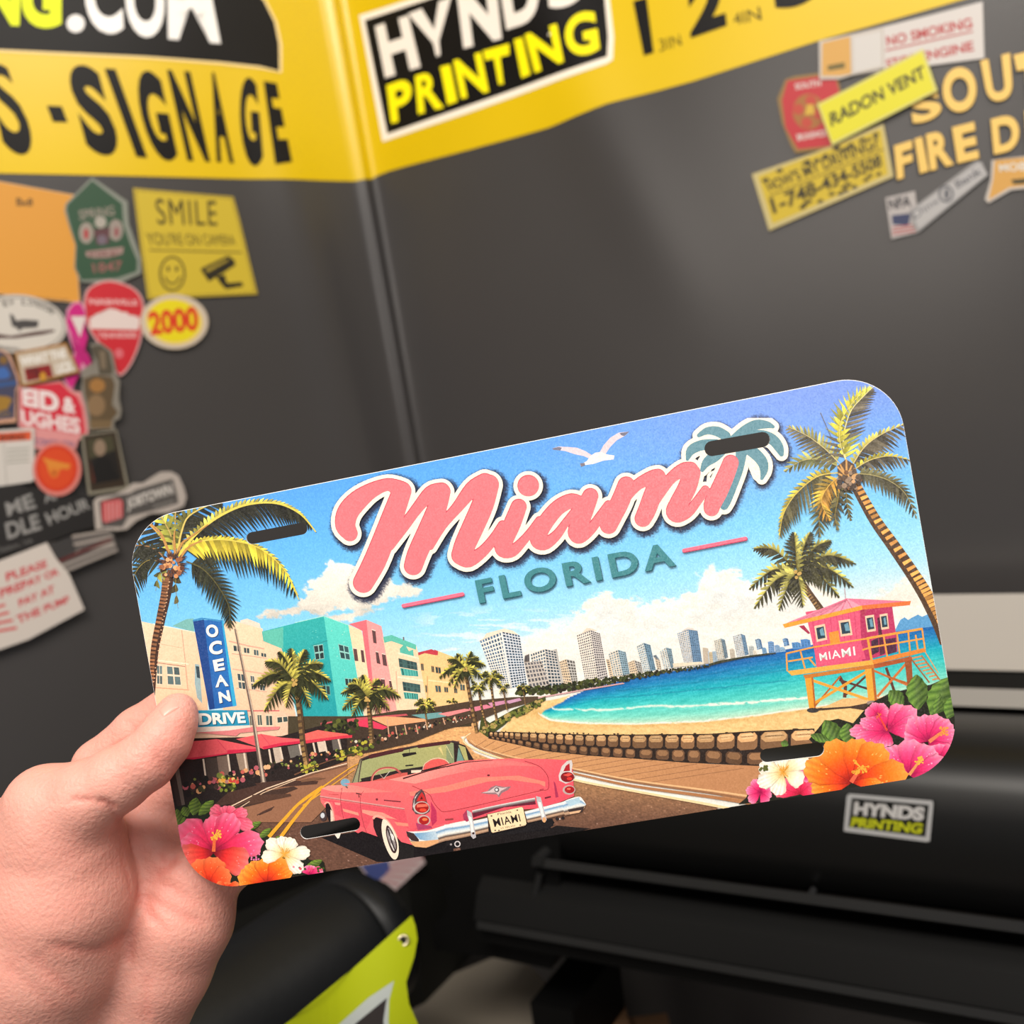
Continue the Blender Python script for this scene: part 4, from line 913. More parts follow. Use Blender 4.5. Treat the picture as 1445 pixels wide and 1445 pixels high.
# signs
A.poly('E', '410,370 440,375 460,640 425,600 408,500', (150, 176, 180)); A.poly('E', '415,385 438,388 446,470 424,462', (50, 70, 80))
A.poly('E', '395,70 600,75 692,655 508,682', (38, 96, 170), g=((480, 200), (620, 200), (36, 110, 186))); A.poly('E', '395,70 455,55 470,68 545,672 508,682', (28, 68, 136)); A.poly('E', '395,70 455,55 600,74 575,84 480,68 398,82', (60, 140, 196)); A.poly('E', '592,80 602,76 694,655 668,660', (52, 168, 214))
for ch, q in (('O', '480,108 560,98 576,185 492,192'), ('C', '502,222 590,208 598,300 512,312'), ('E', '530,345 605,330 614,410 545,422'), ('A', '560,450 608,440 640,520 550,530'), ('N', '568,562 640,548 656,622 578,638')):
    P4 = [(float(a.split(',')[0])+5, float(a.split(',')[1])+5) for a in q.split()]; A.text(ch, 'E', P4, (24, 56, 110), bold=0.04); A.text(ch, 'E', q, (250, 244, 232), bold=0.04)
A.poly('E', '410,685 765,683 785,790 410,806', (42, 148, 184)); A.poly('E', '410,800 785,786 790,800 640,822 410,835', (236, 220, 206))
A.text('DRIVE', 'E', '440,712 752,702 764,776 446,792', (24, 90, 120), bold=0.04); A.text('DRIVE', 'E', '434,706 746,696 758,770 440,786', (252, 246, 236), bold=0.04)
# lamp post
A.line('E', '683,130 800,700 830,890 880,1180', 9, (110, 92, 84), w2=34); A.line('E', '688,130 806,700 836,890 880,1180', 3, (200, 180, 160), w2=14); A.disc('E', 878, 1180, 26, (150, 124, 104), ry=8)
# shadows on the pavement, kerb lines, yellow lines
for q in ('820,1180 1000,1160 1250,1165 1240,1185 1000,1205 860,1225', '640,1240 850,1190 900,1230 760,1300 520,1345', '840,1390 900,1365 950,1340 930,1365 850,1398'): A.poly('E', q, (74, 50, 42))
A.poly('K', '400,260 640,230 900,110 1180,60 1220,80 900,210 700,260', (70, 50, 42)); A.line('E', '640,1345 900,1215 1200,1110 1445,1045', 7, (236, 206, 176)); A.line('E', '680,1340 960,1205 1250,1105 1445,1058', 5, (120, 84, 66))
A.line('K', '600,310 900,120 1200,0', 6, (236, 204, 170))
A.poly('K', '800,140 1150,130 1160,150 850,215 760,230', (84, 58, 46)); A.line('K', '840,330 900,295 1000,250', 9, (84, 56, 46))
YC = (232, 168, 48)
A.line('K', '950,530 1090,370 1240,210 1445,60', 36, YC, w2=18, sm=6); A.line('K', '1040,560 1180,370 1330,190 1460,60', 36, YC, w2=18, sm=6)
A.line('F', '-30,1165 100,1070 220,985 300,935 420,880', 10, YC, w2=3, sm=5); A.line('F', '-10,1175 120,1085 240,1000 300,960', 8, YC, w2=3, sm=5)
A.line('F', '-60,990 150,905 350,850', 9, (110, 74, 54), sm=4, w2=3); A.poly('F', '-20,1020 60,1005 130,1010 60,1025 -20,1035', (120, 84, 62))
# ================= right pavement and stone wall
A.poly('G', '25,770 100,745 165,790 500,865 1000,905 1445,940 1740,952 1800,1080 1790,1210 1445,1105 1000,1040 660,970 300,905 110,850 45,815', (212, 156, 104), g=((300, 850), (1500, 1050), (190, 134, 92)))
for k in range(15):
    t = (k/14)**1.3; xb = 150+1500*t; yb = np.interp(xb, [150, 500, 1000, 1445, 1700], [800, 868, 910, 945, 970]); xa = xb-60-520*t; ya = np.interp(xa, [25, 110, 300, 660, 1000, 1445], [800, 850, 905, 972, 1042, 1105]); A.line('G', [(xb, yb), (xa, ya)], 3.2, (150, 104, 72), up=(k == 0))
A.line('G', '40,800 110,850 300,908 660,976 1000,1045 1445,1108 1700,1150', 5, (150, 106, 74), w2=14, sm=4); A.line('G', '60,800 112,840 300,898 660,968 1000,1034 1445,1094 1760,1140', 4, (230, 184, 134), w2=12, sm=4)
A.line('G', '90,830 250,902 660,996 1000,1068 1445,1130 1760,1180', 4, (176, 120, 78), w2=22, sm=4)
A.line('G', '60,760 25,785 22,815 100,862 250,912 660,1032 1000,1096 1445,1176 1760,1240', 5, (246, 216, 166), w2=16, sm=5)
topw = lambda x: np.interp(x, [165, 270, 450, 750, 1000, 1445, 1700, 2100], [755, 756, 762, 772, 772, 768, 752, 735])
midw = lambda x: np.interp(x, [165, 500, 750, 1000, 1445, 1700, 2000], [778, 822, 838, 852, 858, 872, 860])
botw = lambda x: np.interp(x, [165, 500, 750, 1000, 1300, 1445, 1700, 2000], [792, 866, 892, 908, 932, 938, 950, 960])
xs = np.linspace(162, 2060, 60); A.raw(Z('G', [(x, topw(x)-3) for x in xs]+[(x, botw(x)) for x in xs[::-1]]), [range(120)], (44, 32, 26))
x = 166.0
while x < 2040:
    wd = np.interp(x, [166, 600, 1000, 1500, 2000], [26, 62, 82, 120, 200])*rnd.uniform(.85, 1.15); g_ = 3+wd*.03
    for (ta, tb, dk, sh) in ((topw, midw, 0, 0), (midw, botw, 1, wd*.4)):
        a, b = x+g_+sh, x+wd-g_+sh; ht = tb(a)-ta(a)
        def stone(ins, dy0, dy1, col, k):
            pts = []
            ya, yb, yc, yd = ta(a)+dy0*ht, ta(b)+dy0*ht, ta(b)+dy1*ht, ta(a)+dy1*ht; i_ = ins+wd*.06
            pts = [(a+ins, ya+ht*.18), (a+ins+wd*.12, ya), (b-ins-wd*.12, yb), (b-ins, yb+ht*.18), (b-ins-wd*.02, yc-ht*.15), (b-ins-wd*.14, yc), (a+ins+wd*.14, yd), (a+ins, yd-ht*.15)]
            A.poly('G', pts, col)
        v = rnd.uniform(.85, 1.1)
        if dk == 0: stone(0, .05, .95, np.array((132, 96, 66))*v, 1); stone(wd*.03, .04, .52, np.array((208, 162, 112))*v, 2); stone(wd*.12, .1, .36, np.array((226, 184, 134))*v, 3)
        else: stone(wd*.04, .04, .94, np.array((104, 74, 52))*v, 1); stone(wd*.12, .1, .6, np.array((150, 110, 76))*v, 2)
    for _ in range(2): A.disc('G', x+rnd.uniform(0, wd), topw(x)+rnd.uniform(-8, 4), rnd.uniform(4, 9)*wd/70, (60, 46, 32), ry=4, n=6)
    x += wd
# ================= palms
BIG = False
def frond(f, pts, L, cu, cl, n=34, asym=(.5, 1.0), rach=(150, 130, 60), wd=1.0, bend=.5, tipw=5):
    if BIG: n = int(n*.62)
    q = np.array(smoothpath(pts, max(2, int(n/len(pts))))); m = len(q); T = np.gradient(q, axis=0); T /= np.linalg.norm(T, axis=1)[:, None]+1e-9
    S = np.r_[0, np.cumsum(np.hypot(*np.diff(q, axis=0).T))]; tot = S[-1]; sp = tot/m; L = L*(1.32 if BIG else 1.0)
    for side in (1, -1):
        A.up()
        for i in range(m):
            t = S[i]/tot
            if t < .06: continue
            tt = T[i]; nrm = np.array([tt[1], -tt[0]])*side
            upward = nrm[1] < 0
            c = cu if upward else cl
            L_ = L*(asym[0] if upward else asym[1])*(math.sin(math.pi*min(1, t*.85+.18))**.6)*rnd.uniform(.85, 1.1)
            d = nrm*(1-.4*t)+tt*(.28+.55*t)+np.array([0, .2*bend]); d /= np.linalg.norm(d)
            tip = q[i]+d*L_+np.array([0, bend*L_*.18]); w_ = sp*.56*wd
            mid = q[i]+d*L_*.55
            cc = np.clip(np.array(c)*rnd.uniform(.7, 1.3), 0, 255)
            A.raw(np.array(Z(f, [tuple(q[i]-tt*w_), tuple(mid-tt*w_*.8), tuple(tip), tuple(mid+tt*w_*.7), tuple(q[i]+tt*w_)])), [[0, 1, 2, 3, 4]], np.array([cc*.8, cc, cc*1.0, cc, cc*.8]).clip(0, 255), False)
    A.line(f, [tuple(p) for p in q], tipw, rach, w2=tipw*.4)
def trunk(f, pts, w0, w1, cl, cd, rings=26):
    q = np.array(smoothpath(pts, 10)); A.line(f, [tuple(p) for p in q], w0, cd, w2=w1)
    n = len(q); T = np.gradient(q, axis=0); T /= np.linalg.norm(T, axis=1)[:, None]
    A.up()
    for i in range(rings):
        j = (i+.5)/rings*(n-1); k = int(j); c = q[k]+(q[min(k+1, n-1)]-q[k])*(j-k); t = T[k]; nn = np.array([-t[1], t[0]]); w_ = (w0+(w1-w0)*j/n)*.5
        h = np.hypot(*(q[-1]-q[0]))/rings*.34
        A.poly(f, [tuple(c-nn*w_*.25-t*h), tuple(c+nn*w_*.95-t*h*.6), tuple(c+nn*w_*1.02+t*h), tuple(c-nn*w_*.3+t*h*1.1)] if cl[1] > 0 else [tuple(c+nn*w_*.3-t*h*1.2), tuple(c-nn*w_*.95-t*h*.6), tuple(c-nn*w_*1.04+t*h), tuple(c+nn*w_*.35+t*h*.8)], np.array(cl[0])*rnd.uniform(.8, 1.2), up=False)
DG, MG, YG = (48, 50, 34), (84, 86, 44), (208, 196, 74)
def smallpalm(f, hub, tips, trk, L, tw, cu=(190, 180, 80), cl=(52, 54, 28), n=16, nut=None):
    if trk: trunk(f, trk, tw[0], tw[1], ((150, 116, 72), 1), (84, 62, 42), 14)
    for (x, y) in tips:
        hx, hy = hub; mx, my = (hx+x)/2, (hy+y)/2-abs(x-hx)*.16-8*L/40; frond(f, [(hx, hy), (mx, my), (x, y)], L, cu, cl, n=n, asym=(.6, .95), rach=(120, 110, 50), tipw=L*.07, wd=1.15)
    for _ in range(6): A.disc(f, hub[0]+rnd.uniform(-.2, .2)*L, hub[1]+rnd.uniform(-.05, .35)*L, L*.11, nut or (196, 160, 90), up=False, n=7)
smallpalm('F', (1040, 470), [(1000, 430), (1080, 430), (985, 480), (1095, 480), (1005, 520), (1075, 520)], [(1042, 475), (1065, 600), (1092, 702)], 26, (12, 15), n=10)
smallpalm('F', (1115, 410), [(1040, 400), (1060, 460), (1080, 370), (1150, 365), (1200, 410), (1185, 460), (1110, 480)], [(1115, 415), (1130, 540), (1152, 660)], 34, (12, 15), n=10)
smallpalm('F', (1190, 470), [(1150, 450), (1230, 450), (1215, 500), (1170, 505)], [(1190, 470), (1215, 600)], 24, (8, 10), n=9); smallpalm('F', (1310, 470), [(1270, 470), (1350, 470), (1310, 440), (1330, 500)], [(1310, 470), (1325, 575)], 22, (7, 8), n=8)
smallpalm('F', (722, 570), [(655, 570), (670, 620), (690, 535), (750, 530), (790, 570), (780, 610), (730, 620)], [(722, 575), (728, 640), (740, 700)], 34, (10, 12), n=10)
smallpalm('F', (885, 560), [(850, 550), (920, 555), (890, 530)], None, 20, (6, 6), n=8)
smallpalm('F', (965, 350), [(805, 410), (860, 455), (1088, 335), (1045, 285), (1000, 250), (915, 262), (855, 300), (1070, 415), (895, 470), (1010, 425)], [(965, 370), (1000, 560), (1035, 735)], 52, (20, 24), n=14)
smallpalm('F', (380, 520), [(215, 505), (225, 600), (285, 640), (455, 620), (510, 600), (578, 525), (450, 415), (355, 388), (290, 415), (260, 450)], [(382, 540), (395, 680), (405, 800)], 72, (26, 30), n=18)
smallpalm('E', (1090, 480), [(800, 520), (880, 692), (1030, 665), (1195, 662), (1320, 612), (1340, 485), (1290, 370), (1165, 265), (1070, 258), (985, 280), (885, 352)], [(1095, 500), (1125, 700), (1145, 900), (1172, 1050)], 95, (38, 40), cu=(200, 188, 84), n=22)
# small palm right
smallpalm('D', (445, 1220), [(175, 1080), (155, 1325), (185, 1440), (335, 1450), (480, 1430), (700, 1372), (785, 1312), (800, 1172), (655, 1030), (525, 975), (425, 975)], [(470, 1270), (520, 1350), (590, 1450)], 95, (34, 44), cu=(186, 178, 92), cl=(64, 62, 42), n=22)
# ---- lifeguard tower
OR, ORD, PK, PKD = (236, 158, 52), (178, 98, 40), (226, 88, 122), (176, 48, 92)
A.poly('H', '560,820 620,800 900,760 1180,700 1320,640 1400,700 1300,760 1000,830 800,800', (72, 54, 44)); A.poly('H', '640,800 760,745 900,740 930,765 800,790', (228, 184, 124))
for pts, w_ in (('1125,520 1135,600 1145,690', 22), ('740,620 775,680 770,740', 20), ('1005,570 1030,640 1050,700', 16)): A.line('H', pts, w_, (96, 56, 44))
A.line('H', '600,790 745,620', 10, ORD); A.line('H', '740,640 900,690', 12, (86, 50, 44)); A.line('H', '900,610 770,730', 12, (96, 56, 46))
for pts, w_, c in (('955,735 1120,545', 14, (206, 116, 56)), ('930,585 1140,675', 12, (196, 110, 56)), ('1010,620 1130,660', 10, ORD)): A.line('H', pts, w_, c)
for k in range(8): A.line('H', [(1140+18*k, 520+17*k), (1210+13*k, 505+18*k)], 9, (206, 140, 90)); 
A.line('H', '1135,505 1250,655', 8, (150, 92, 50)); A.line('H', '1205,500 1310,640', 8, (176, 110, 60)); A.line('H', '1225,480 1300,600', 5, (226, 150, 80))
A.poly('H', '1110,530 1150,525 1158,680 1128,690', (150, 82, 46))
A.line('H', '575,785 900,590', 15, OR); A.line('H', '580,640 900,750', 16, (240, 164, 60)); A.poly('H', '545,630 590,622 605,800 570,805', OR); A.poly('H', '582,625 592,622 607,800 598,802', ORD)
A.poly('H', '885,580 935,570 952,755 905,765', (240, 166, 60)); A.poly('H', '922,572 937,570 954,755 940,758', ORD); A.disc('H', 590, 812, 34, (60, 56, 56), ry=14); A.disc('H', 925, 770, 30, (150, 130, 120), ry=14)
A.poly('H', '548,255 870,205 875,420 905,560 610,560 600,480', PK); A.poly('H', '855,215 1035,190 1065,410 1070,480 920,520 870,560', PKD, g=((860, 300), (1060, 400), (196, 62, 104)))
for k in range(9): A.line('H', [(585+34*k, 260-4*k), (612+34*k, 555-3*k)], 2.5, (190, 62, 98), up=False)
for q, c in (('598,335 658,322 672,412 612,425', None), ('735,305 800,295 815,385 748,395', None), ('885,278 935,270 948,362 898,370', None), ('968,270 1012,262 1022,350 978,356', None)):
    A.poly('H', q, (236, 200, 170)); A.poly('H', inset([tuple(map(float, a.split(','))) for a in q.split()], .72), (40, 62, 78)); H4 = [tuple(map(float, a.split(','))) for a in q.split()]; A.poly('H', [(np.mean([H4[0][0], H4[1][0]]), H4[0][1]+22), (H4[1][0]-12, H4[1][1]+20), (H4[2][0]-14, H4[2][1]-24), (np.mean([H4[0][0], H4[2][0]]), H4[2][1]-22)], (110, 156, 176))
A.poly('H', '680,372 735,360 745,430 690,440', (236, 146, 56)); A.poly('H', '955,290 968,285 1000,490 970,500', (90, 40, 60)); A.poly('H', '920,420 960,400 965,480 925,500', (70, 40, 60)); A.poly('H', '1000,410 1060,400 1065,480 1005,500', (80, 40, 66))
A.poly('H', '600,470 862,420 890,520 612,568', PK); A.text('MIAMI', 'H', '625,490 826,450 832,500 632,532', (252, 244, 236), bold=0.008, spacing=1.12)
A.poly('H', '445,590 920,528 935,552 470,615', (242, 174, 74)); A.poly('H', '920,528 1225,458 1232,480 935,552', (222, 132, 52)); A.poly('H', '535,612 935,552 940,572 545,632', (198, 120, 48)); A.poly('H', '935,552 1150,505 1150,530 940,575', (170, 84, 44))
for pts in ('440,490 590,455 900,405', '450,535 590,512', '895,405 1210,350', '870,470 920,455 1220,405', '445,590 440,488', '545,575 520,478', '605,560 570,520', '925,540 900,400', '1012,510 990,385', '1082,492 1065,370', '1140,475 1130,365', '1225,465 1208,348', '1172,385 1185,470'):
    A.line('H', pts, 13 if pts.startswith('925') or pts.startswith('895') else 9, (240, 160, 66))
A.poly('H', '510,335 540,330 575,375 565,380', (170, 50, 80)); A.poly('H', '860,245 900,240 870,285', (170, 50, 80))
A.poly('H', '420,325 555,285 780,178 1145,195 1140,215 868,240 430,345', (240, 154, 62)); A.poly('H', '440,318 780,178 868,222', (236, 132, 160), g=((500, 300), (800, 180), (244, 160, 180))); A.poly('H', '780,178 1142,196 868,224', (224, 120, 150))
A.poly('H', '422,325 868,218 870,242 430,345', (246, 160, 56)); A.poly('H', '868,218 1145,192 1138,216 870,242', (228, 116, 60)); A.line('H', '768,120 775,180', 3, (200, 140, 150))
for k in range(6): A.line('H', [(780, 180), (500+62*k, 302-14*k)], 2.5, (220, 110, 140), up=False)
# big right palm
BIG = True
trunk('D', [(790, 690), (850, 800), (920, 920), (1020, 1060), (1130, 1220), (1200, 1330), (1250, 1420), (1300, 1520), (1350, 1640)], 62, 100, ((226, 160, 84), -1), (84, 60, 42), 34)
PB = (96, 88, 72)
frond('D', [(770, 590), (850, 470), (960, 390), (1120, 320)], 105, (200, 190, 90), PB, n=40, asym=(.35, 1), rach=(214, 196, 130), tipw=7)
frond('D', [(780, 610), (880, 550), (1000, 525), (1130, 550)], 85, (214, 200, 70), PB, n=36, asym=(.35, 1), rach=(206, 190, 110), tipw=7)
frond('D', [(690, 585), (580, 545), (470, 555), (365, 620)], 80, (170, 168, 96), (110, 112, 70), n=32, asym=(.8, .7), rach=(190, 176, 110))
frond('D', [(700, 570), (610, 480), (500, 400), (378, 345)], 110, (190, 184, 104), (116, 108, 80), n=40, asym=(.55, .8), rach=(220, 200, 140), bend=.2)
frond('D', [(738, 560), (722, 420), (765, 260), (850, 160), (905, 108)], 125, (206, 204, 84), (112, 104, 88), n=54, asym=(.8, .9), rach=(226, 216, 150), bend=0, tipw=8)
frond('D', [(738, 560), (700, 430), (715, 300), (800, 180), (850, 130)], 80, (216, 206, 70), (216, 206, 70), n=40, asym=(.7, .2), rach=(226, 216, 150), bend=0, tipw=4)
frond('D', [(800, 630), (900, 640), (1010, 680), (1100, 760), (1165, 905)], 100, (120, 116, 80), (90, 86, 66), n=46, asym=(.5, .8), rach=(180, 166, 110))
frond('D', [(730, 680), (740, 760), (750, 850), (770, 915)], 50, (96, 92, 60), (80, 76, 54), n=20, asym=(.8, .8)); frond('D', [(705, 670), (640, 750), (580, 860), (580, 1015)], 100, (128, 124, 72), (84, 80, 58), n=36, asym=(.7, .9))
frond('D', [(690, 680), (690, 780), (670, 880), (690, 975)], 60, (116, 108, 66), (84, 78, 56), n=24, asym=(.8, .8))
frond('D', [(690, 625), (560, 650), (430, 760), (360, 880), (335, 1025)], 115, (206, 186, 72), (96, 90, 60), n=50, asym=(.35, 1), rach=(214, 190, 90), tipw=7)
frond('D', [(700, 640), (620, 720), (590, 810), (645, 915)], 75, (216, 176, 70), (190, 140, 56), n=34, asym=(.9, .9), rach=(226, 180, 80))
A.poly('D', '685,585 735,545 785,575 805,640 760,700 690,660', (92, 70, 52), up=True)
for p_ in ('740,640 738,545', '745,640 772,580', '745,640 790,600', '735,640 700,575', '735,640 685,590', '750,650 805,632', '730,650 690,630'): A.line('D', p_, 14, (206, 156, 92), w2=9)
for _ in range(34): A.disc('D', 750+rnd.uniform(-60, 70), 660+rnd.uniform(-50, 70), rnd.uniform(9, 18), rnd.choice([(92, 76, 64), (150, 126, 104), (120, 84, 56), (206, 160, 110), (70, 58, 50)]), up=False, n=8)
A.line('D', '585,265 650,415', 5, (110, 110, 120))
# big left palm
trunk('A', [(325, 640), (310, 760), (275, 930), (235, 1130), (222, 1300), (215, 1450)], 78, 40, ((150, 100, 66), 1), (66, 42, 32), 34)
A.up()
for i in range(30):
    t = i/30; A.disc('A', 330-110*t+rnd.uniform(-3, 12), 680+700*t, 6, (226, 180, 140), ry=4, up=False, n=5)
frond('A', [(300, 560), (200, 530), (120, 590), (70, 700), (50, 800)], 120, (60, 62, 40), DG, n=36, asym=(.6, 1)); frond('A', [(310, 530), (240, 460), (140, 430), (20, 450)], 130, MG, (50, 50, 36), n=30, asym=(.3, 1), rach=(150, 110, 70), tipw=13)
frond('A', [(345, 500), (290, 390), (180, 270), (90, 200)], 150, DG, (46, 46, 34), n=30, asym=(.7, .9), rach=(206, 160, 90), tipw=16)
frond('A', [(372, 480), (372, 350), (376, 180), (380, 80)], 110, (140, 140, 60), (64, 64, 40), n=26, asym=(1, 1), rach=(190, 160, 90), tipw=12, bend=.6)
frond('A', [(370, 480), (340, 350), (280, 240), (250, 180)], 90, (206, 202, 84), (176, 176, 70), n=20, asym=(.9, .9), rach=(190, 160, 90), tipw=10, bend=.4)
frond('A', [(390, 470), (420, 330), (470, 230), (620, 150), (700, 135)], 150, (130, 128, 60), (52, 52, 36), n=40, asym=(.5, 1), rach=(214, 190, 100), tipw=14)
frond('A', [(395, 500), (520, 350), (680, 230), (860, 155), (1060, 145), (1220, 215), (1330, 340)], 165, (206, 196, 90), (44, 44, 34), n=80, asym=(.28, 1), rach=(226, 206, 90), tipw=20, bend=.7)
frond('A', [(450, 540), (560, 590), (660, 700), (740, 850), (745, 1010)], 120, (56, 58, 42), DG, n=56, asym=(.8, .9), rach=(96, 90, 50), tipw=9)
frond('A', [(400, 510), (500, 425), (640, 395), (800, 408), (960, 460), (1110, 590), (1215, 800)], 175, (220, 200, 80), (48, 48, 32), n=78, asym=(.22, 1), rach=(226, 200, 80), tipw=14, bend=.8)
frond('A', [(405, 505), (500, 420), (640, 392), (800, 405), (960, 458), (1110, 588), (1210, 770)], 105, (226, 206, 70), (226, 204, 66), n=70, asym=(.2, 1), rach=(232, 206, 90), tipw=10, bend=.8)
frond('A', [(330, 600), (260, 630), (240, 740)], 50, (96, 100, 50), (150, 150, 70), n=14); frond('A', [(380, 620), (375, 720), (392, 860)], 36, (96, 92, 60), (90, 84, 56), n=14)
for pts, w_ in (('345,530 300,400 260,330 175,262', 22), ('375,500 368,380 372,330', 18), ('385,500 420,420 470,380 600,290', 20), ('405,520 470,440 560,400', 20)): A.line('A', pts, w_, (190, 140, 76), w2=8, sm=4)
for _ in range(60): a_ = rnd.uniform(0, 6.28); A.line('A', [(355+40*math.cos(a_), 560+40*math.sin(a_)), (355+rnd.uniform(80, 125)*math.cos(a_), 560+rnd.uniform(70, 110)*math.sin(a_))], 12, rnd.choice([(74, 46, 34), (110, 66, 44), (56, 38, 30)]), up=False, w2=3)
A.up()
for _ in range(38): A.disc('A', 350+rnd.uniform(-75, 75), 575+rnd.uniform(-60, 70), rnd.uniform(9, 18), rnd.choice([(206, 140, 90), (226, 170, 116), (150, 92, 60), (96, 56, 40)]), up=False, n=9)
BIG = False
# ================= gull
A.poly('C', '250,310 290,298 340,300 400,305 450,325 490,350 480,372 440,355 390,345 330,325 280,318', (226, 206, 214)); A.poly('C', '250,310 290,300 310,305 300,322 262,318', (120, 120, 140))
A.poly('C', '535,335 560,290 600,245 650,215 715,208 690,232 640,260 600,300 570,345', (222, 204, 212)); A.poly('C', '655,218 715,208 685,235 668,232', (110, 110, 130))
A.poly('C', '480,355 510,335 545,330 580,345 625,352 620,375 560,382 500,402 440,410 418,408 460,385', (244, 232, 226)); A.poly('C', '418,400 445,395 450,412 425,420', (120, 116, 130))
# ================= lettering
CRM, PNK = (252, 242, 222), (242, 120, 128)
LX = (955, 590, 1125, 745); SX = (455, 625, 1060, 855)
A.field(lambda P: strokedist(P, LOGO, 26, 0, 0), *LX, CRM)
A.field(lambda P: strokedist(P, STR, 26, -2, -1), *SX, CRM)
A.field(lambda P: strokedist(P, LOGO, 0, 0, 0), *LX, (96, 142, 156))
for q in (('D', '150,540 185,560 175,575 205,600 195,615 225,640 215,690 180,660 155,600'), ('C', '1180,470 1215,420 1200,450 1225,440 1195,480 1210,500 1170,560')): A.poly(q[0], q[1], CRM)
A.field(lambda P: strokedist(P, STR, 2.5, -1.5, -2.5), *SX, (196, 72, 92))
A.field(lambda P: strokedist(P, STR, 0, 0, 0), *SX, PNK)
TEAL, TEALD = (66, 134, 142), (34, 84, 96)
A.text('FLORIDA', 'p', [(671.2, 820), (948.2, 765.4), (955.4, 799.4), (678.2, 852.8)], TEALD, bold=0.03, spacing=1.28); A.text('FLORIDA', 'p', [(670, 818.6), (947, 764), (954, 798), (677, 851.4)], TEAL, bold=0.03, spacing=1.28)
for pts in ('635,911 990,841', ): A.line('B', [(638, 914), (992, 845)], 22, (186, 60, 92), cap=True); A.line('B', pts, 20, (250, 116, 142), cap=True)
A.line('C', [(1042, 924), (1412, 852)], 22, (186, 60, 92), cap=True); A.line('C', '1040,920 1410,848', 20, (250, 112, 136), cap=True)
# ================= the car
BODY, BLO, BHI = (244, 112, 112), (226, 84, 98), (250, 158, 144)
A.poly('I', '160,1045 520,985 900,1060 1290,1130 1445,1010 1445,1320 700,1280', (22, 16, 18)); A.poly('J', '-200,1000 300,960 1030,870 1050,900 1010,950 1180,960 1100,990 600,1080 200,1130 -200,1200', (20, 16, 18))
A.poly('J', '0,1020 240,1000 300,960 1030,860 1040,930 960,960 300,1070 0,1120', (26, 22, 24)); A.poly('I', '720,1100 900,1060 1060,1120 1060,1240 930,1260 900,1240', (30, 26, 26))
A.poly('G', '-10,1380 500,1330 560,1300 760,1318 500,1380 0,1445', (24, 18, 18))
# glass and interior
A.poly('I', '505,520 550,290 650,240 950,180 1110,145 1445,110 1560,150 1650,300 1445,345 1000,440 820,520', (40, 30, 30))
A.poly('I', '530,500 560,300 700,255 1100,165 1400,118 1445,125 1560,165 1590,290 1300,335 900,395', (160, 164, 112), g=((600, 450), (1400, 150), (176, 172, 110)))
A.poly('I', '545,470 900,390 1160,350 1170,372 900,440 560,510', (44, 34, 34)); A.line('I', '1310,165 1345,240', 28, (214, 196, 130), w2=8); A.line('I', '1370,165 1470,260', 6, (220, 206, 150), w2=16)
A.poly('J', '0,130 80,125 90,320 0,320', (140, 150, 110)); A.poly('J', '80,120 118,140 178,300 95,312', (110, 150, 140)); A.poly('J', '70,112 112,125 120,150 100,310 78,315', (50, 36, 34)); A.line('J', '110,140 178,300', 6, (60, 44, 40))
A.line('J', '0,150 60,270', 5, (220, 206, 150))
A.poly('I', '540,280 560,275 530,520 455,515', (150, 150, 116)); A.line('I', '540,285 465,515', 8, (70, 50, 46)); A.line('I', '552,290 520,520', 9, (70, 50, 46))
A.line('I', '545,285 650,240 950,178 1110,150 1440,108 1500,118', 14, (70, 50, 52)); A.line('I', '640,258 790,222 945,190', 38, (76, 34, 38), cap=True); A.line('I', '1110,158 1250,138 1400,118', 34, (76, 34, 38), cap=True)
A.poly('I', '945,232 960,225 1080,212 1088,232 960,262', (36, 28, 28)); A.line('I', '1018,180 1018,225', 5, (60, 50, 50))
A.poly('I', '630,500 700,480 900,420 1000,410 1000,450 860,505 620,530', (206, 92, 84)); A.poly('I', '1035,390 1140,385 1120,415 1035,415', (236, 214, 190)); A.line('I', '985,345 1050,340', 14, (36, 30, 28), cap=True)
arc = [(650+0, 510), (665, 440), (720, 385), (800, 365), (880, 375), (940, 425)]; A.line('I', arc, 20, (176, 84, 78), sm=5); A.line('I', [(655, 500), (672, 440), (722, 392), (800, 372), (880, 380)], 5, (236, 160, 140), sm=5)
A.line('I', '770,470 720,415', 6, (170, 150, 140)); A.line('I', '770,470 830,395', 6, (200, 190, 180))
A.poly('I', '1150,390 1170,330 1230,290 1300,278 1360,290 1400,325 1160,385', (226, 92, 88)); A.line('I', [(1148, 385), (1165, 330), (1230, 285), (1300, 272), (1370, 290), (1405, 325)], 7, (236, 190, 170), sm=4)
# body side
A.poly('I', '150,640 165,570 230,538 420,530 630,535 830,505 1000,450 1445,340 1700,300 1700,800 1445,960 1060,1000 1050,1115 940,1085 900,1040 700,1030 560,980 520,1000 300,880 160,700', BODY, g=((300, 560), (500, 1000), (232, 96, 106)))
A.poly('I', '165,570 230,538 420,530 640,535 900,520 1100,560 1060,610 860,600 600,610 300,600', BHI, g=((300, 540), (400, 620), (244, 122, 118)))
A.poly('I', '160,665 540,720 1040,790 1060,900 1100,960 1060,985 880,880 770,800 690,810 640,880 600,960 400,860 300,820 270,700 200,690', BLO)
A.poly('I', '290,700 350,705 345,730 300,725', (250, 150, 140)); A.poly('I', '370,760 520,800 530,830 380,790', (250, 150, 130)); A.poly('I', '560,770 760,800 900,870 860,860 640,830 560,800', (250, 150, 134)); A.poly('I', '870,890 1060,910 1070,940 900,925', (250, 140, 120))
A.line('I', '150,642 540,700 1015,770', 14, (214, 150, 146)); A.line('I', '150,650 540,708 1012,778', 4, (140, 50, 60))
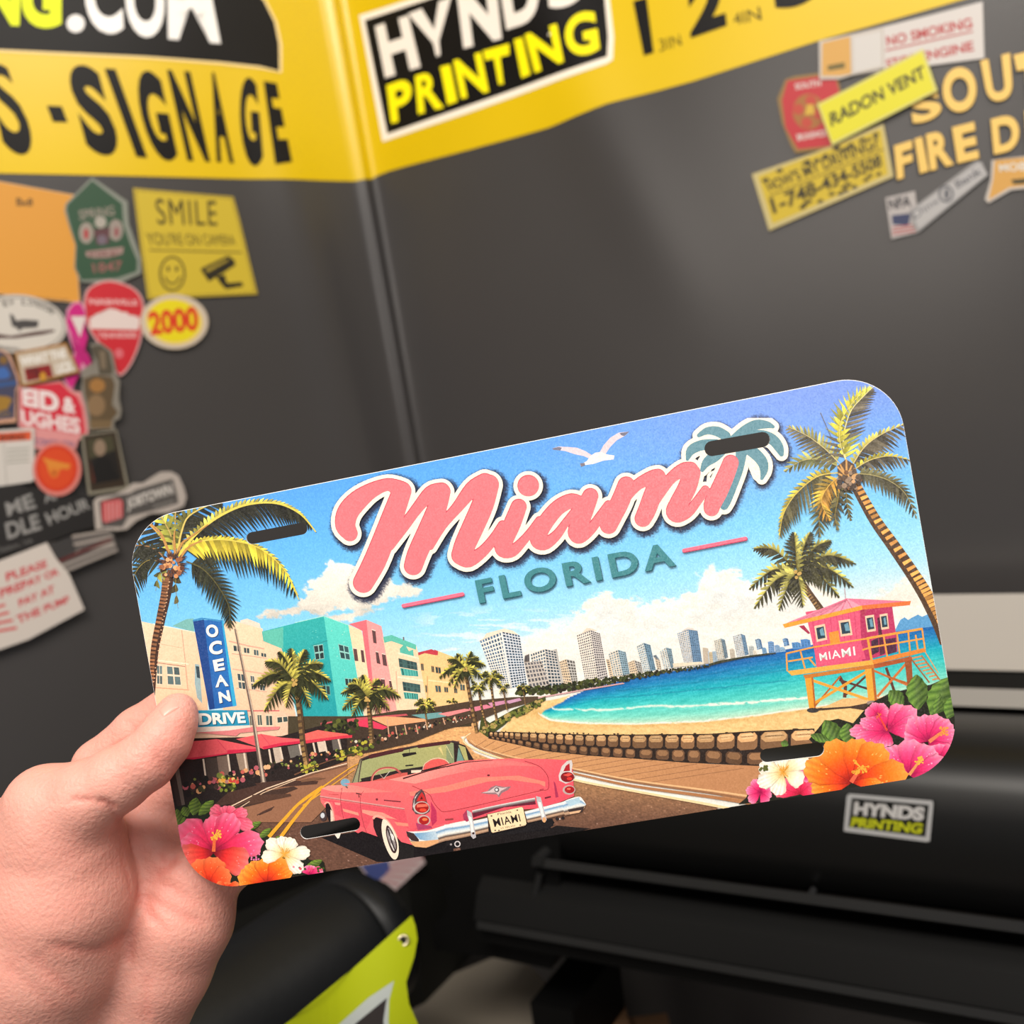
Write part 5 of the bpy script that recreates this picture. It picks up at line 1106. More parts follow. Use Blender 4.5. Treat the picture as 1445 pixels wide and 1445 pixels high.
for pts in ('365,570 350,660 360,760 380,860', '575,590 545,640 545,760 570,900 605,1000', '350,575 372,560'): A.line('I', pts, 4, (150, 50, 60), sm=3)
A.line('I', '500,612 550,622', 14, (90, 50, 50), w2=8); A.line('I', '528,625 530,655', 9, (90, 50, 50)); A.line('I', '770,680 935,695', 12, (120, 46, 56)); A.disc('I', 702, 672, 12, (120, 46, 56)); A.line('I', '235,622 330,628', 5, (170, 60, 66))
A.disc('I', 398, 508, 50, (180, 150, 130), ry=42); A.disc('I', 394, 508, 42, (120, 166, 190), ry=34); A.line('I', '400,545 420,562', 14, (110, 90, 90))
# trunk lid and tail
A.poly('J', '-1000,520 -560,480 -180,395 0,340 120,300 340,285 600,275 1000,280 1180,290 1215,330 1230,420 1240,640 1100,700 880,760 600,780 200,880 0,900 -360,960 -420,700 -500,600', BODY, g=((200, 300), (400, 800), (232, 84, 100)))
A.poly('J', '-560,480 -200,395 0,345 200,305 620,290 900,350 860,350 600,345 300,380 0,440 -300,520', (250, 148, 138), g=((0, 350), (100, 480), (244, 116, 116)))
A.poly('J', '-360,600 0,540 300,460 700,440 960,500 960,560 700,520 300,560 0,660 -320,740', (250, 132, 116))
A.poly('J', '-350,640 0,600 400,500 600,480 900,520 980,560 980,590 500,700 0,790 -200,790 -300,760', (240, 96, 106))
A.line('J', '-330,540 -170,620 -130,690 -70,765 0,790 300,730 600,660 900,590 975,580 995,540 980,440 900,350 760,300', 6, (150, 44, 56), sm=4)
A.line('J', '0,355 200,310 450,292', 12, (60, 30, 34), w2=5); A.line('J', '-420,470 -180,395 0,352', 14, (70, 34, 36), w2=12)
A.line('J', '160,375 390,430', 3, (206, 90, 96)); A.disc('J', 410, 438, 14, (110, 40, 48), ry=10); A.poly('J', '1040,490 1060,520 1090,650 1060,655', (170, 50, 84)); A.line('J', '955,660 1015,645', 16, (110, 30, 48)); A.line('J', '905,580 945,572', 7, (150, 40, 60))
A.poly('J', '325,610 400,590 430,555 480,535 560,550 630,545 600,580 540,610 510,655 490,625 400,620', (150, 116, 122)); A.poly('J', '345,608 420,588 480,545 540,560 600,552 530,590 505,630 480,605', (214, 190, 190)); A.disc('J', 490, 578, 24, (96, 84, 90)); A.disc('J', 488, 578, 13, (226, 222, 222))
# left tail light
CH, CHD = (214, 206, 204), (84, 62, 66)
A.poly('I', '1138,570 1165,610 1190,700 1218,740 1215,790 1170,820 1080,815 1045,770 1050,680 1080,610', CHD); A.poly('I', '1138,575 1070,650 1052,740 1075,800 1060,690 1100,620', CH); A.poly('I', '1140,600 1165,640 1182,690 1085,690 1110,640', (196, 44, 44)); A.poly('I', '1138,640 1150,670 1120,672', (90, 20, 24))
A.disc('I', 1138, 752, 76, (200, 186, 180), ry=62); A.disc('I', 1140, 750, 68, (160, 24, 24), ry=52); A.poly('I', '1090,720 1190,715 1200,740 1090,750', (240, 110, 90)); A.disc('I', 1150, 775, 34, (236, 70, 46), ry=16)
A.disc('I', 1158, 876, 64, (196, 170, 166), ry=52); A.disc('I', 1160, 876, 50, (170, 30, 30), ry=40); A.disc('I', 1168, 866, 26, (244, 120, 70), ry=14)
A.poly('I', '1225,690 1280,780 1285,880 1240,930 1225,860 1230,780', (190, 50, 88)); A.poly('I', '1080,900 1230,930 1240,950 1100,970', (176, 60, 100)); A.line('I', '1365,870 1445,862', 18, (150, 60, 64))
# right tail light
A.poly('J', '1215,290 1225,330 1215,400 1245,440 1235,490 1160,520 1095,490 1090,440 1120,350 1170,300', CH); A.poly('J', '1195,320 1200,395 1135,400 1160,345', (176, 34, 44)); A.disc('J', 1175, 455, 66, (130, 20, 26), ry=50); A.poly('J', '1130,435 1190,415 1225,430 1180,450', (226, 80, 70)); A.disc('J', 1195, 470, 26, (220, 50, 44), ry=16)
A.disc('J', 1190, 580, 62, (190, 170, 166), ry=46); A.disc('J', 1196, 578, 48, (170, 26, 34), ry=34); A.disc('J', 1188, 570, 20, (240, 110, 90), ry=10)
# bumper
def chrome(f, top, bot, cols, n=6):
    T_, B_ = smoothpath(Z(f, top), 6), smoothpath(Z(f, bot), 6); T_, B_ = np.array(T_), np.array(B_); m = min(len(T_), len(B_)); T_, B_ = T_[:m], B_[:m]
    k = len(cols); V = np.concatenate([T_+(B_-T_)*i/(k-1) for i in range(k)]); C = np.repeat(np.array(cols, float), m, 0); A.raw(V, catgrid(k, m), C)
CR = [(236, 232, 228), (250, 248, 244), (110, 156, 196), (206, 222, 232), (240, 236, 226), (70, 54, 52), (206, 168, 136), (120, 90, 74)]
chrome('I', '985,985 1180,975 1320,935 1445,900 1600,870', '1050,1120 1180,1140 1320,1090 1445,1055 1600,1020', CR)
A.poly('I', '985,980 1060,1000 1110,1060 1110,1085 1040,1070 1000,1030', (60, 44, 44)); A.poly('I', '1060,1000 1180,990 1270,975 1300,1060 1200,1075 1120,1060', (110, 160, 200), g=((1100, 1000), (1250, 1050), (196, 214, 226))); A.poly('I', '1020,1080 1110,1080 1300,1060 1300,1090 1180,1140 1070,1130', (226, 170, 120))
chrome('J', '-20,918 200,890 400,850', '0,1075 200,1035 410,985', CR); chrome('J', '760,790 900,755 1130,695', '790,900 930,868 1160,815', CR)
chrome('J', '1120,700 1200,665 1290,645 1330,680 1355,720', '1150,830 1220,815 1290,800 1330,770 1350,735', CR); A.poly('J', '1150,690 1290,650 1300,700 1200,740', (176, 206, 222)); A.poly('J', '1180,770 1340,740 1320,790 1200,815', (60, 48, 48)); A.poly('J', '1190,795 1310,775 1290,800 1200,815', (226, 180, 140))
A.poly('J', '170,870 160,820 200,770 240,800 245,860 200,890', (170, 56, 88)); A.poly('J', '250,800 860,680 870,720 560,750 260,850', (104, 30, 50))
chrome('J', '250,780 500,725 860,655', '255,808 500,755 865,690', [(240, 236, 232), (150, 140, 140), (90, 60, 66)])
for q in ('200,775 245,800 262,880 290,1040 262,1055 240,1030 225,900 205,830', '870,640 915,650 945,760 975,870 950,895 930,880 905,780 880,700'): A.poly('J', q, (190, 186, 190)); q2 = inset([tuple(map(float, a.split(','))) for a in q.split()], .6); A.poly('J', q2, (244, 240, 236))
A.disc('J', 262, 1000, 12, (60, 40, 40)); A.disc('J', 950, 870, 18, (226, 170, 120), ry=26)
A.disc('J', 108, 1104, 30, (214, 206, 206)); A.disc('J', 108, 1104, 20, (24, 20, 22)); A.disc('J', 44, 1112, 10, (160, 150, 150)); A.disc('J', 1075, 860, 16, (40, 34, 36)); A.disc('J', 1130, 850, 16, (40, 34, 36)); A.disc('J', 1102, 862, 6, (230, 226, 226))
# number plate on the bumper
A.poly('J', '390,815 735,742 750,760 780,915 760,935 445,1002 430,985', (50, 34, 30)); A.poly('J', '398,818 730,745 745,755 778,905 768,922 450,995 438,985', (250, 222, 178))
A.text('MIAMI', 'J', '448,862 705,812 724,885 468,940', (34, 26, 26), bold=0.012, spacing=1.1); A.text('Florida', 'J', '495,806 630,782 632,800 500,826', (60, 46, 40)); A.text('25 305305', 'J', '525,946 668,918 670,934 530,960', (90, 76, 50))
for x, y in ((438, 832), (688, 776), (475, 972), (510, 972), (718, 920)): A.disc('J', x, y, 9, (90, 76, 66), ry=7)
# wheels
A.poly('I', '205,720 230,705 262,740 280,800 300,880 240,890 205,790', (30, 18, 22)); A.poly('I', '252,770 275,790 282,880 255,890', (230, 206, 186)); A.line('I', [(195, 720), (215, 700), (245, 715), (275, 790), (290, 880)], 12, (252, 172, 156), sm=4)
A.disc('I', 182, 835, 34, (70, 56, 58), ry=46); A.disc('I', 176, 828, 20, (206, 210, 216), ry=26); A.poly('I', '290,1015 350,1005 335,1050 318,1055', (240, 230, 216))
A.poly('I', '665,860 700,845 760,865 830,930 900,1050 860,1180 800,1160 740,1060 700,1020 670,940', (36, 20, 24)); A.line('I', [(665, 860), (690, 835), (740, 840), (800, 880), (850, 950), (895, 1040)], 22, (252, 172, 152), sm=4)
A.poly('I', smoothpath([(760, 870), (800, 880), (860, 960), (905, 1070), (915, 1180), (895, 1245), (860, 1250), (815, 1190), (770, 1080), (748, 960)], 4, True), (242, 226, 204))
A.poly('I', smoothpath([(800, 925), (840, 960), (885, 1060), (900, 1130), (885, 1190), (850, 1180), (815, 1100), (790, 1000)], 4, True), (60, 40, 40)); A.poly('I', smoothpath([(815, 945), (845, 990), (880, 1080), (885, 1150), (860, 1160), (825, 1090), (800, 1010)], 4, True), (150, 140, 140))
A.disc('I', 846, 1035, 22, (236, 232, 228), ry=34, rot=-.4); A.line('I', '810,960 850,1090 880,1170', 12, (40, 30, 32)); A.line('I', '830,980 870,1080', 8, (220, 214, 210)); A.line('I', '840,1100 870,1170', 10, (226, 220, 214))
# ================= flowers
def petal(f, cx, cy, ang, L, wd, cols, ruffle=.03, seed=0, nt_=9, ns=6, spot=True):
    rr = random.Random(seed); a = math.radians(ang); ca, sa = math.cos(a), math.sin(a); V = []; C = []
    ph = rr.uniform(0, 6)
    for i in range(ns+1):
        s = i/ns
        for j in range(nt_+1):
            t = j/nt_*2-1
            w_ = wd*1.12*(math.sin(min(1, s*.86+.03)*math.pi*.62)**1.0)
            Ls = L*(s*(1-.20*t*t*s)+(ruffle*math.sin(t*9+ph)*s**4)); x = Ls; y = w_*t*.5*(1+.06*math.sin(s*14+ph))
            V.append((cx+x*ca-y*sa, cy+x*sa+y*ca))
            k = s*(len(cols)-1); i0 = min(int(k), len(cols)-2); c = np.array(cols[i0])*(1-(k-i0))+np.array(cols[i0+1])*(k-i0)
            vein = 1+.13*math.sin(j*3.1+ph)*s+.10*(1-abs(t))*s-.16*(abs(t) > .9); C.append(np.clip(c*vein, 0, 255))
    n = nt_+1
    A.raw(Z(f, V), catgrid(ns+1, n), np.array(C))
    if spot:
        for _ in range(4):
            s, t = rr.uniform(.5, .85), rr.uniform(-.6, .6); x, y = L*s, wd*.42*t; A.disc(f, cx+x*ca-y*sa, cy+x*sa+y*ca, L*.025, np.clip(np.array(cols[-1])*1.0+34, 0, 255), ry=L*.012, up=False, n=5, rot=a)
PINK = [(120, 10, 44), (226, 40, 84), (242, 66, 110), (246, 116, 146)]; RED = [(110, 10, 30), (222, 44, 44), (240, 84, 70), (240, 110, 110)]; ORG = [(140, 16, 20), (240, 70, 26), (250, 116, 26), (252, 150, 60)]
ORR = [(150, 20, 20), (236, 64, 30), (244, 90, 44), (246, 120, 70)]; CRE = [(226, 170, 80), (246, 224, 176), (252, 242, 222), (244, 226, 206)]; HOT = [(150, 14, 70), (222, 40, 104), (240, 80, 134), (248, 140, 170)]
def flower(f, cx, cy, petals, cols, seed=0, ruffle=.03, spot=True):
    for i, (a, L, wd) in enumerate(petals): petal(f, cx, cy, a, L, wd, cols, ruffle, seed+i, spot=spot)
def stamen(f, p0, p1, w_, col=(236, 110, 60), tip=(250, 190, 70), n=14, sp=30):
    A.line(f, [p0, p1], w_, col, w2=w_*.7); A.up()
    for _ in range(n): x, y = p1[0]+rnd.uniform(-1, 1)*sp, p1[1]+rnd.uniform(-1, .8)*sp; A.line(f, [p1, (x, y)], w_*.22, tip, up=False); A.disc(f, x, y, w_*.3, tip, up=False, n=6)
def leaf(f, p0, p1, wd, c0=(40, 72, 24), c1=(150, 180, 60), seed=0):
    a = np.array(p0, float); b = np.array(p1, float); d = b-a; L = np.linalg.norm(d); t = d/L; n = np.array([-t[1], t[0]]); m = 9
    V, C = [], []
    for i in range(m+1):
        s = i/m; w_ = wd*math.sin(math.pi*min(1, s*.93+.05))**.8*.5*(1+.08*(-1)**i)
        for k, q in enumerate((-1, -.5, 0, .5, 1)): V.append(tuple(a+t*L*(s-.06*abs(q)*s+.05*abs(q))+n*w_*q)); C.append((np.array(c1)*(.75 if (i+k) % 2 else .3)+np.array(c0)*(.25 if (i+k) % 2 else .7))*(1.0 if q < 0 else .72)+(20 if q == 0 else 0))
    A.raw(Z(f, V), catgrid(m+1, 5), np.clip(np.array(C), 0, 255))
# bottom left bunch
A.poly('K', '90,250 400,180 420,330 560,320 760,420 900,520 1060,560 1160,640 1330,740 1460,760 1480,860 1100,900 600,1010 450,1000 80,700', (30, 34, 22))
for a_, b_, w_ in (((250, 330), (280, 165), 120), ((300, 330), (440, 190), 90), ((200, 340), (160, 250), 90), ((120, 430), (100, 270), 90), ((150, 470), (170, 340), 60), ((740, 460), (880, 390), 60), ((860, 540), (970, 450), 60), ((1290, 820), (1445, 745), 70), ((1040, 560), (1050, 520), 60)): leaf('K', a_, b_, w_, (44, 74, 26), (160, 190, 70))
flower('K', 560, 350, [(-150, 170, 120), (-100, 110, 110), (-50, 120, 110), (-15, 200, 110), (20, 260, 110), (170, 160, 110)], [(170, 30, 60), (220, 60, 96), (236, 90, 120), (226, 110, 130)], 3)
flower('K', 445, 660, [(-25, 300, 190), (-142, 400, 270), (-92, 330, 170), (-62, 390, 210), (-12, 460, 220), (-165, 320, 200)], PINK, 10)
flower('K', 440, 670, [(168, 320, 230), (20, 340, 240)], RED, 20)
flower('K', 400, 960, [(-150, 220, 150), (-120, 250, 160), (-75, 250, 190), (-30, 220, 170), (200, 150, 130)], ORR, 30); flower('K', 560, 1000, [(-90, 50, 150), (-20, 120, 60), (-150, 100, 60)], ORR, 36)
flower('K', 940, 960, [(-165, 280, 200), (-140, 260, 200), (-92, 240, 210), (-55, 280, 190), (-30, 260, 120)], ORG, 40)
flower('K', 1330, 880, [(-120, 90, 90), (-60, 90, 90), (-20, 130, 90)], HOT, 46, spot=False)
flower('K', 1095, 690, [(-140, 210, 120), (-100, 170, 110), (-60, 170, 120), (-5, 240, 120), (45, 230, 120), (172, 210, 110)], CRE, 50, spot=False)
for _ in range(20): A.line('K', [(1095, 690), (1095+rnd.uniform(-60, 60), 690+rnd.uniform(-90, 40))], 5, (236, 170, 70), up=False)
for _ in range(14): A.disc('K', rnd.uniform(1180, 1460), rnd.uniform(800, 850), 12, rnd.choice([(240, 150, 160), (220, 90, 110), (60, 80, 30)]), up=False, n=6)
for _ in range(10): A.disc('K', rnd.uniform(790, 870), rnd.uniform(640, 740), 10, (230, 120, 170), up=False, n=5)
stamen('K', (440, 665), (450, 520), 34, sp=55)
# bottom right bunch
A.poly('L', '440,400 540,280 640,260 740,290 850,160 980,90 1100,60 1420,0 1440,500 1300,640 100,830 -40,840 10,800 60,700 180,560 420,540 560,520', (34, 34, 24))
for a_, b_, w_ in (((640, 430), (545, 270), 130), ((700, 430), (700, 290), 110), ((580, 410), (450, 370), 60), ((1080, 170), (985, 70), 110), ((1180, 200), (1170, -40), 150), ((1270, 240), (1390, -20), 170), ((1380, 260), (1440, 100), 110), ((1300, 240), (1330, 90), 60), ((300, 440), (250, 420), 50)): leaf('L', a_, b_, w_, (40, 72, 28), (150, 190, 80))
flower('L', 960, 330, [(175, 130, 90), (-170, 170, 100), (-135, 160, 100), (-105, 180, 100)], HOT, 58); flower('L', 905, 235, [(-150, 80, 60), (-110, 90, 60), (-60, 90, 60), (-20, 80, 60), (200, 90, 60)], HOT, 62, spot=False)
flower('L', 975, 340, [(-62, 200, 110), (-38, 240, 120), (-18, 220, 100), (0, 170, 90), (178, 260, 90), (163, 230, 90), (125, 160, 110), (100, 110, 90), (-160, 200, 80)], HOT, 66)
stamen('L', (970, 340), (915, 240), 14, (236, 70, 60), (240, 110, 70), 10, 20)
flower('L', 1250, 410, [(-160, 170, 120), (-130, 200, 130), (-100, 180, 120), (-70, 190, 120), (-40, 200, 140), (-12, 200, 120), (40, 190, 150)], HOT, 80); stamen('L', (1255, 415), (1350, 345), 26, (236, 130, 90), (244, 150, 70), 16, 34); flower('L', 1330, 520, [(-90, 90, 120), (-30, 110, 100), (60, 90, 90)], HOT, 88, spot=False)
flower('L', 1120, 640, [(-132, 240, 150), (-85, 240, 170), (-48, 250, 170), (-18, 270, 150), (10, 230, 100), (-160, 120, 100)], HOT, 90); stamen('L', (1120, 640), (1190, 545), 22, (230, 150, 90), (244, 180, 70), 16, 30)
flower('L', 110, 760, [(-170, 100, 60), (-120, 100, 60), (-70, 110, 70), (-30, 80, 60), (20, 80, 50), (60, 90, 60), (140, 100, 60)], HOT, 96, spot=False)
flower('L', 380, 770, [(-170, 190, 90), (-130, 150, 110), (-85, 140, 130), (-45, 140, 120), (-10, 110, 90)], [(170, 20, 50), (226, 40, 84), (240, 70, 104), (244, 120, 130)], 104); flower('L', 425, 640, [(-150, 60, 60), (-30, 60, 60), (90, 50, 50)], HOT, 108, spot=False)
flower('L', 265, 625, [(-165, 170, 110), (-100, 120, 90), (-35, 200, 120), (25, 150, 110), (108, 160, 100), (155, 190, 100)], CRE, 110, spot=False)
for _ in range(24): A.line('L', [(265, 625), (265+rnd.uniform(-45, 45), 615+rnd.uniform(-45, 40))], 5, (230, 160, 60), up=False)
flower('L', 730, 690, [(170, 280, 130), (-160, 340, 180), (-120, 320, 200), (-78, 300, 190), (-48, 330, 210), (-10, 380, 190), (5, 200, 80)], ORG, 118); stamen('L', (725, 690), (790, 590), 30, (236, 100, 70), (250, 170, 60), 18, 60)
for _ in range(10): A.disc('L', 120+rnd.uniform(-20, 40), 590+rnd.uniform(-10, 20), 10, (90, 96, 40), up=False, n=5)

P0_ = art
sheet = Print(plate_pos, step=0, off=0.000006, ink=0.80); sheet.raw(SP, catgrid(nu, nv_), SCOL)
def loc(o): return o
def localize(o, origin):
    me = o.data; V = np.array([v.co[:] for v in me.vertices], dtype=np.float64)
o1 = sheet.build('printed_background', m_art, plate, keep=keep_plate, uv=plate_uv)
o2 = art.build('printed_artwork', m_art, plate, keep=keep_plate, uv=plate_uv)
print('layers', art.top, 'faces', len(o2.data.polygons), len(o1.data.polygons))
# ------------------------------------------------------------------ the room behind
m_floor = mat('grey_floor', (104, 98, 92), rough=0.55, var=(6, .12), bump=(40, .2, .002)); m_wall = mat('plain_wall', (168, 160, 150), rough=0.8, bump=(90, .1, .001))
def box(x0, y0, z0, x1, y1, z1):
    V = [(x, y, z) for x in (x0, x1) for y in (y0, y1) for z in (z0, z1)]
    return V, [(0, 1, 3, 2), (4, 6, 7, 5), (0, 4, 5, 1), (2, 3, 7, 6), (0, 2, 6, 4), (1, 5, 7, 3)]
for nm, bx, mm in (('floor', (-2.4, -1.6, -.06, 2.4, 2.0, 0), m_floor), ('wall_back', (-2.4, 1.9, 0, 2.4, 2.0, 3.0), m_wall), ('wall_left', (-2.4, -1.6, 0, -2.3, 2.0, 3.0), m_wall), ('wall_right', (2.3, -1.6, 0, 2.4, 2.0, 3.0), m_wall)):
    tag(mesh(nm, *box(*bx), mm), kind='structure')

# ------------------------------------------------------------------ large black printer along the right wall
NH = np.cross(DR, UPc); NH /= np.linalg.norm(NH); NH *= -np.sign(NH@_K)
def pr(a, h, q): return w2(_K+DR*a+UPc*h+NH*q)
def ah(px, py, q):
    r = ray(px, py); t = (NH@(_K+NH*q))/(r@NH); p = r*t-_K-NH*q; return p@DR, p@UPc
def prof(pts, x=1400): return [(q, ah(x, y, q)[1]) for q, y in pts]
def extrude(name, pf, a0, a1, m, parent, smooth=False, seg=1):
    n = len(pf); V = []
    for k in range(seg+1): a = a0+(a1-a0)*k/seg; V += [pr(a, h, q) for q, h in pf]
    Fs = [[k*n+i, k*n+(i+1) % n, (k+1)*n+(i+1) % n, (k+1)*n+i] for k in range(seg) for i in range(n)]+[list(range(n))[::-1], [seg*n+i for i in range(n)]]
    o = mesh(name, V, Fs, m, parent)
    if smooth: o.data.shade_smooth(); o.data.set_sharp_from_angle(angle=math.radians(35))
    return o
m_black = mat('black_plastic', (12, 12, 12), rough=0.42, spec=0.32, bump=(500, .04, .0003)); m_dark = mat('matt_black', (6, 6, 6), rough=0.6, spec=0.16); m_rail = mat('dark_rail', (30, 30, 30), rough=0.4, spec=.3)
m_board = mat('light_board', (176, 170, 162), rough=0.5); m_strip = mat('grey_strip', (134, 130, 124), rough=0.4); m_metal = mat('dark_steel', (90, 90, 92), rough=.35, metal=.8)
aL = ah(772, 1300, .30)[0]; aR = 1.15
fl = -(CAM+RC@_K)[2]
prn = empty('wide_format_printer', tuple(pr(ah(900, 1300, .2)[0], fl, .2)))
tag(prn, 'large black wide-format printer with a rounded hood, standing along the right wall', 'printer')
extrude('platen_board', prof([(.06, 838), (.09, 838), (.095, 946), (.06, 950)]), ah(1050, 900, .08)[0], aR, m_board, prn)
extrude('back_cover', prof([(.03, 946), (.095, 948), (.12, 972), (.12, 1010), (.03, 1010)]), aL, aR, m_dark, prn)
extrude('feed_bar', prof([(.12, 974), (.150, 972), (.155, 998), (.12, 1000)]), ah(1060, 990, .15)[0], aR, m_strip, prn)
extrude('hood', prof([(.10, 1002), (.17, 1008), (.215, 1018), (.25, 1034), (.275, 1056), (.293, 1086), (.304, 1120), (.309, 1160), (.311, 1200), (.309, 1235), (.303, 1268), (.293, 1288), (.27, 1292), (.10, 1292)]), aL, aR, m_black, prn, smooth=True, seg=6)
extrude('front_rail', prof([(.285, 1295), (.318, 1295), (.320, 1311), (.285, 1314)]), aL+.004, aR, m_rail, prn)
extrude('lower_tray', prof([(.16, 1312), (.285, 1316), (.300, 1330), (.318, 1370), (.330, 1424), (.330, 1462), (.16, 1462)]), ah(700, 1340, .30)[0], aR, m_dark, prn)
extrude('tray_lip', prof([(.318, 1426), (.340, 1426), (.342, 1440), (.318, 1442)]), ah(712, 1335, .30)[0], aR, m_rail, prn)
# end housing
out = Z('p', '619,1203 628,1217 639,1230 636,1244 628,1255 633,1283 617,1300 608,1313 614,1341 700,1352 778,1368 790,1330 790,1150 640,1150')
V = []; q0, q1 = .06, .305
for q in (q0, q1): V += [pr(*(ah(x, y, q1)), q) for x, y in out]
n = len(out); eh = mesh('end_housing', V, [list(range(n)), [n+i for i in range(n)][::-1]]+[[i, (i+1) % n, n+(i+1) % n, n+i] for i in range(n)], m_dark, prn)
def rodmesh(p0, p1, r, n=12):
    p0, p1 = np.array(p0), np.array(p1); d = p1-p0; L = np.linalg.norm(d); d /= L; u = np.cross(d, [0.3, .2, 1]); u /= np.linalg.norm(u); v = np.cross(d, u)
    V = [p+(u*math.cos(t)+v*math.sin(t))*r for p in (p0, p1) for t in np.linspace(0, 2*math.pi, n, endpoint=False)]
    return V, [[i, (i+1) % n, n+(i+1) % n, n+i] for i in range(n)]+[list(range(n))[::-1], [n+i for i in range(n)]]
kn = ah(767, 1206, .31); mesh('knob', *rodmesh(pr(*kn, .30), pr(*kn, .322), .0055, 16), m_rail, prn, smooth=False)
for nm, p, q in (('latch', (762, 1232), (757, 1262)), ('latch', (742, 1262), (737, 1282))):
    a, b = ah(*p, .31), ah(*q, .31); mesh(nm, *rodmesh(pr(*a, .31), pr(*b, .312), .0035), m_rail, prn)
hw = ah(1146, 1260, .305); mesh('hood_screw', *rodmesh(pr(*hw, .30), pr(*hw, .309), .003, 12), m_metal, prn)
for x0, x1 in ((779, 836), (2050, 2110)):
    a0, a1 = ah(x0, 1420, .25)[0], ah(x1, 1420, .25)[0]; hb = prof([(.2, 1455)])[0][1]
    extrude('leg', [(.18, hb), (.29, hb), (.29, fl+.02), (.18, fl+.02)], a0, a1, m_dark, prn); extrude('foot', [(.05, fl), (.42, fl), (.40, fl+.025), (.07, fl+.025)], a0-.01, a1+.01, m_dark, prn)
def hood_pos(P, off):
    off = np.asarray(off)*np.ones(len(P)); return np.array([pr(*ah(x, y, .3115+o), .3115+o) for (x, y), o in zip(np.asarray(P), off)])
def s_hynds(p):
    q = Z('p', '1202,1126 1311,1136 1306,1181 1197,1167'); p.poly('p', q, (24, 24, 22))
    p.text('HYNDS', 'p', '1206,1131 1306,1139 1303,1159 1204,1150', (206, 204, 202), bold=.06); p.text('PRINTING', 'p', '1203,1153 1303,1162 1300,1177 1200,1167', (200, 206, 30), bold=.04)
sticker('sticker', '1199,1120 1316,1130 1317,1135 1312,1187 1307,1188 1191,1173 1191,1168 1195,1123', s_hynds, 'small black and white printing-shop sticker on the hood of the black printer', border=(190, 190, 190), off=0.0, thick=.0005, pos=hood_pos)

# ------------------------------------------------------------------ things low in the picture
def plane_at(px, py, h):
    r = RC@ray(px, py); t = (h-CAM[2])/r[2]; return CAM+r*t
m_table = mat('grey_laminate', (128, 120, 108), rough=0.5, var=(8, .08)); m_card = mat('brown_cardboard', (120, 88, 60), rough=0.8, var=(20, .1)); m_legm = mat('grey_metal', (70, 70, 70), rough=.5, metal=.5)
tz = 0.78; P_ = [plane_at(x, y, tz) for x, y in ((668, 1350), (600, 1415), (540, 1480), (1010, 1560), (1080, 1440), (940, 1385))]
cA = plane_at(668, 1346, tz)[:2]; cB = plane_at(600, 1415, tz)[:2]; td = (RC@DL)[:2]; td = td/np.linalg.norm(td); cC = cB+td*.30; cD = cA+td*.30
P_ = [(*(cD+np.array([.01, .02])-td*.02), tz), (*(cC+td*.01+np.array([0, -.03])), tz), (cB[0]+.06, cC[1]-.02, tz), (*plane_at(784, 1400, tz)[:2], tz), (*(cA+np.array([.05, .0])), tz)]
tb = empty('work_table', (float(np.mean([p[0] for p in P_])), float(np.mean([p[1] for p in P_])), 0)); tag(tb, 'low grey table half hidden under the black printer', 'table')
V = [tuple(p) for p in P_]+[(p[0], p[1], tz-.03) for p in P_]; mesh('tabletop', V, [(4, 3, 2, 1, 0), (5, 6, 7, 8, 9)]+[(i, (i+1) % 5, 5+(i+1) % 5, 5+i) for i in range(5)], m_table, tb)
cx, cy = tb.location[0], tb.location[1]
for p in P_:
    x, y = p[0]+(cx-p[0])*.12, p[1]+(cy-p[1])*.12; mesh('leg', *box(x-.015, y-.015, 0, x+.015, y+.015, tz-.03), m_legm, tb)
for k, (x, sz) in enumerate(((858, .020), (915, .022))):
    bp = plane_at(x, 1432, tz+.01); hz = tz+.01-.02*k
    ct = mesh('carton', *box(bp[0]-sz, bp[1]-.03, 0, bp[0]+sz, bp[1]+.03, hz), m_card, loc=(float(bp[0]), float(bp[1]), 0.0))
    tag(ct, ('tall narrow brown carton glimpsed under the printer, next to its leg', 'tall narrow brown carton under the printer, the one farther from its leg')[k], 'box', 'cartons under the printer')
ctz = float(at(600, 1185, 1.10)[2]); FPR = [cB, cC, cD, cA]; V = [(*p, tz) for p in FPR]+[(*p, ctz) for p in FPR]  # added case, its black standing for the shaded foot of the banner
m_shade = mat('shade_black', (22, 22, 20), rough=.5, spec=.25, bump=(200, .1, .0005)); case = empty('shade_case', (float((cB+cD)[0]/2), float((cB+cD)[1]/2), tz)); tag(case, 'black case added on the grey table for the shade behind the roll, under the flag sticker', 'case')
mesh('case_body', V, [(3, 2, 1, 0), (4, 5, 6, 7)]+[(i, (i+1) % 4, 4+(i+1) % 4, 4+i) for i in range(4)], m_shade, case)
V2 = [(*(p+(p-(cB+cD)/2)*.03), z) for z in (ctz-.02, ctz+.006) for p in FPR]; mesh('lid', V2, [(3, 2, 1, 0), (4, 5, 6, 7)]+[(i, (i+1) % 4, 4+(i+1) % 4, 4+i) for i in range(4)], m_dark, case)
cn_ = np.array([-td[1], td[0], 0.]); cn_ *= -np.sign(cn_@np.array([*cB, 0]))
def case_pos(P, off):
    R = np.c_[(np.asarray(P)[:, 0]-C0)/F, -(np.asarray(P)[:, 1]-C0)/F, -np.ones(len(P))]@RC.T; o = np.array([*cB, 0.])
    t = ((o-CAM)@cn_+np.asarray(off))/(R@cn_); return CAM+R*t[:, None]
sticker('sticker', Z('T', '740,270 900,225 1050,205 1085,262 880,452 820,375'), s_usa, 'stars and stripes sticker on the added black case just below the licence plate', border=(212, 190, 190), off=0.0016, thick=.0006, pos=case_pos)
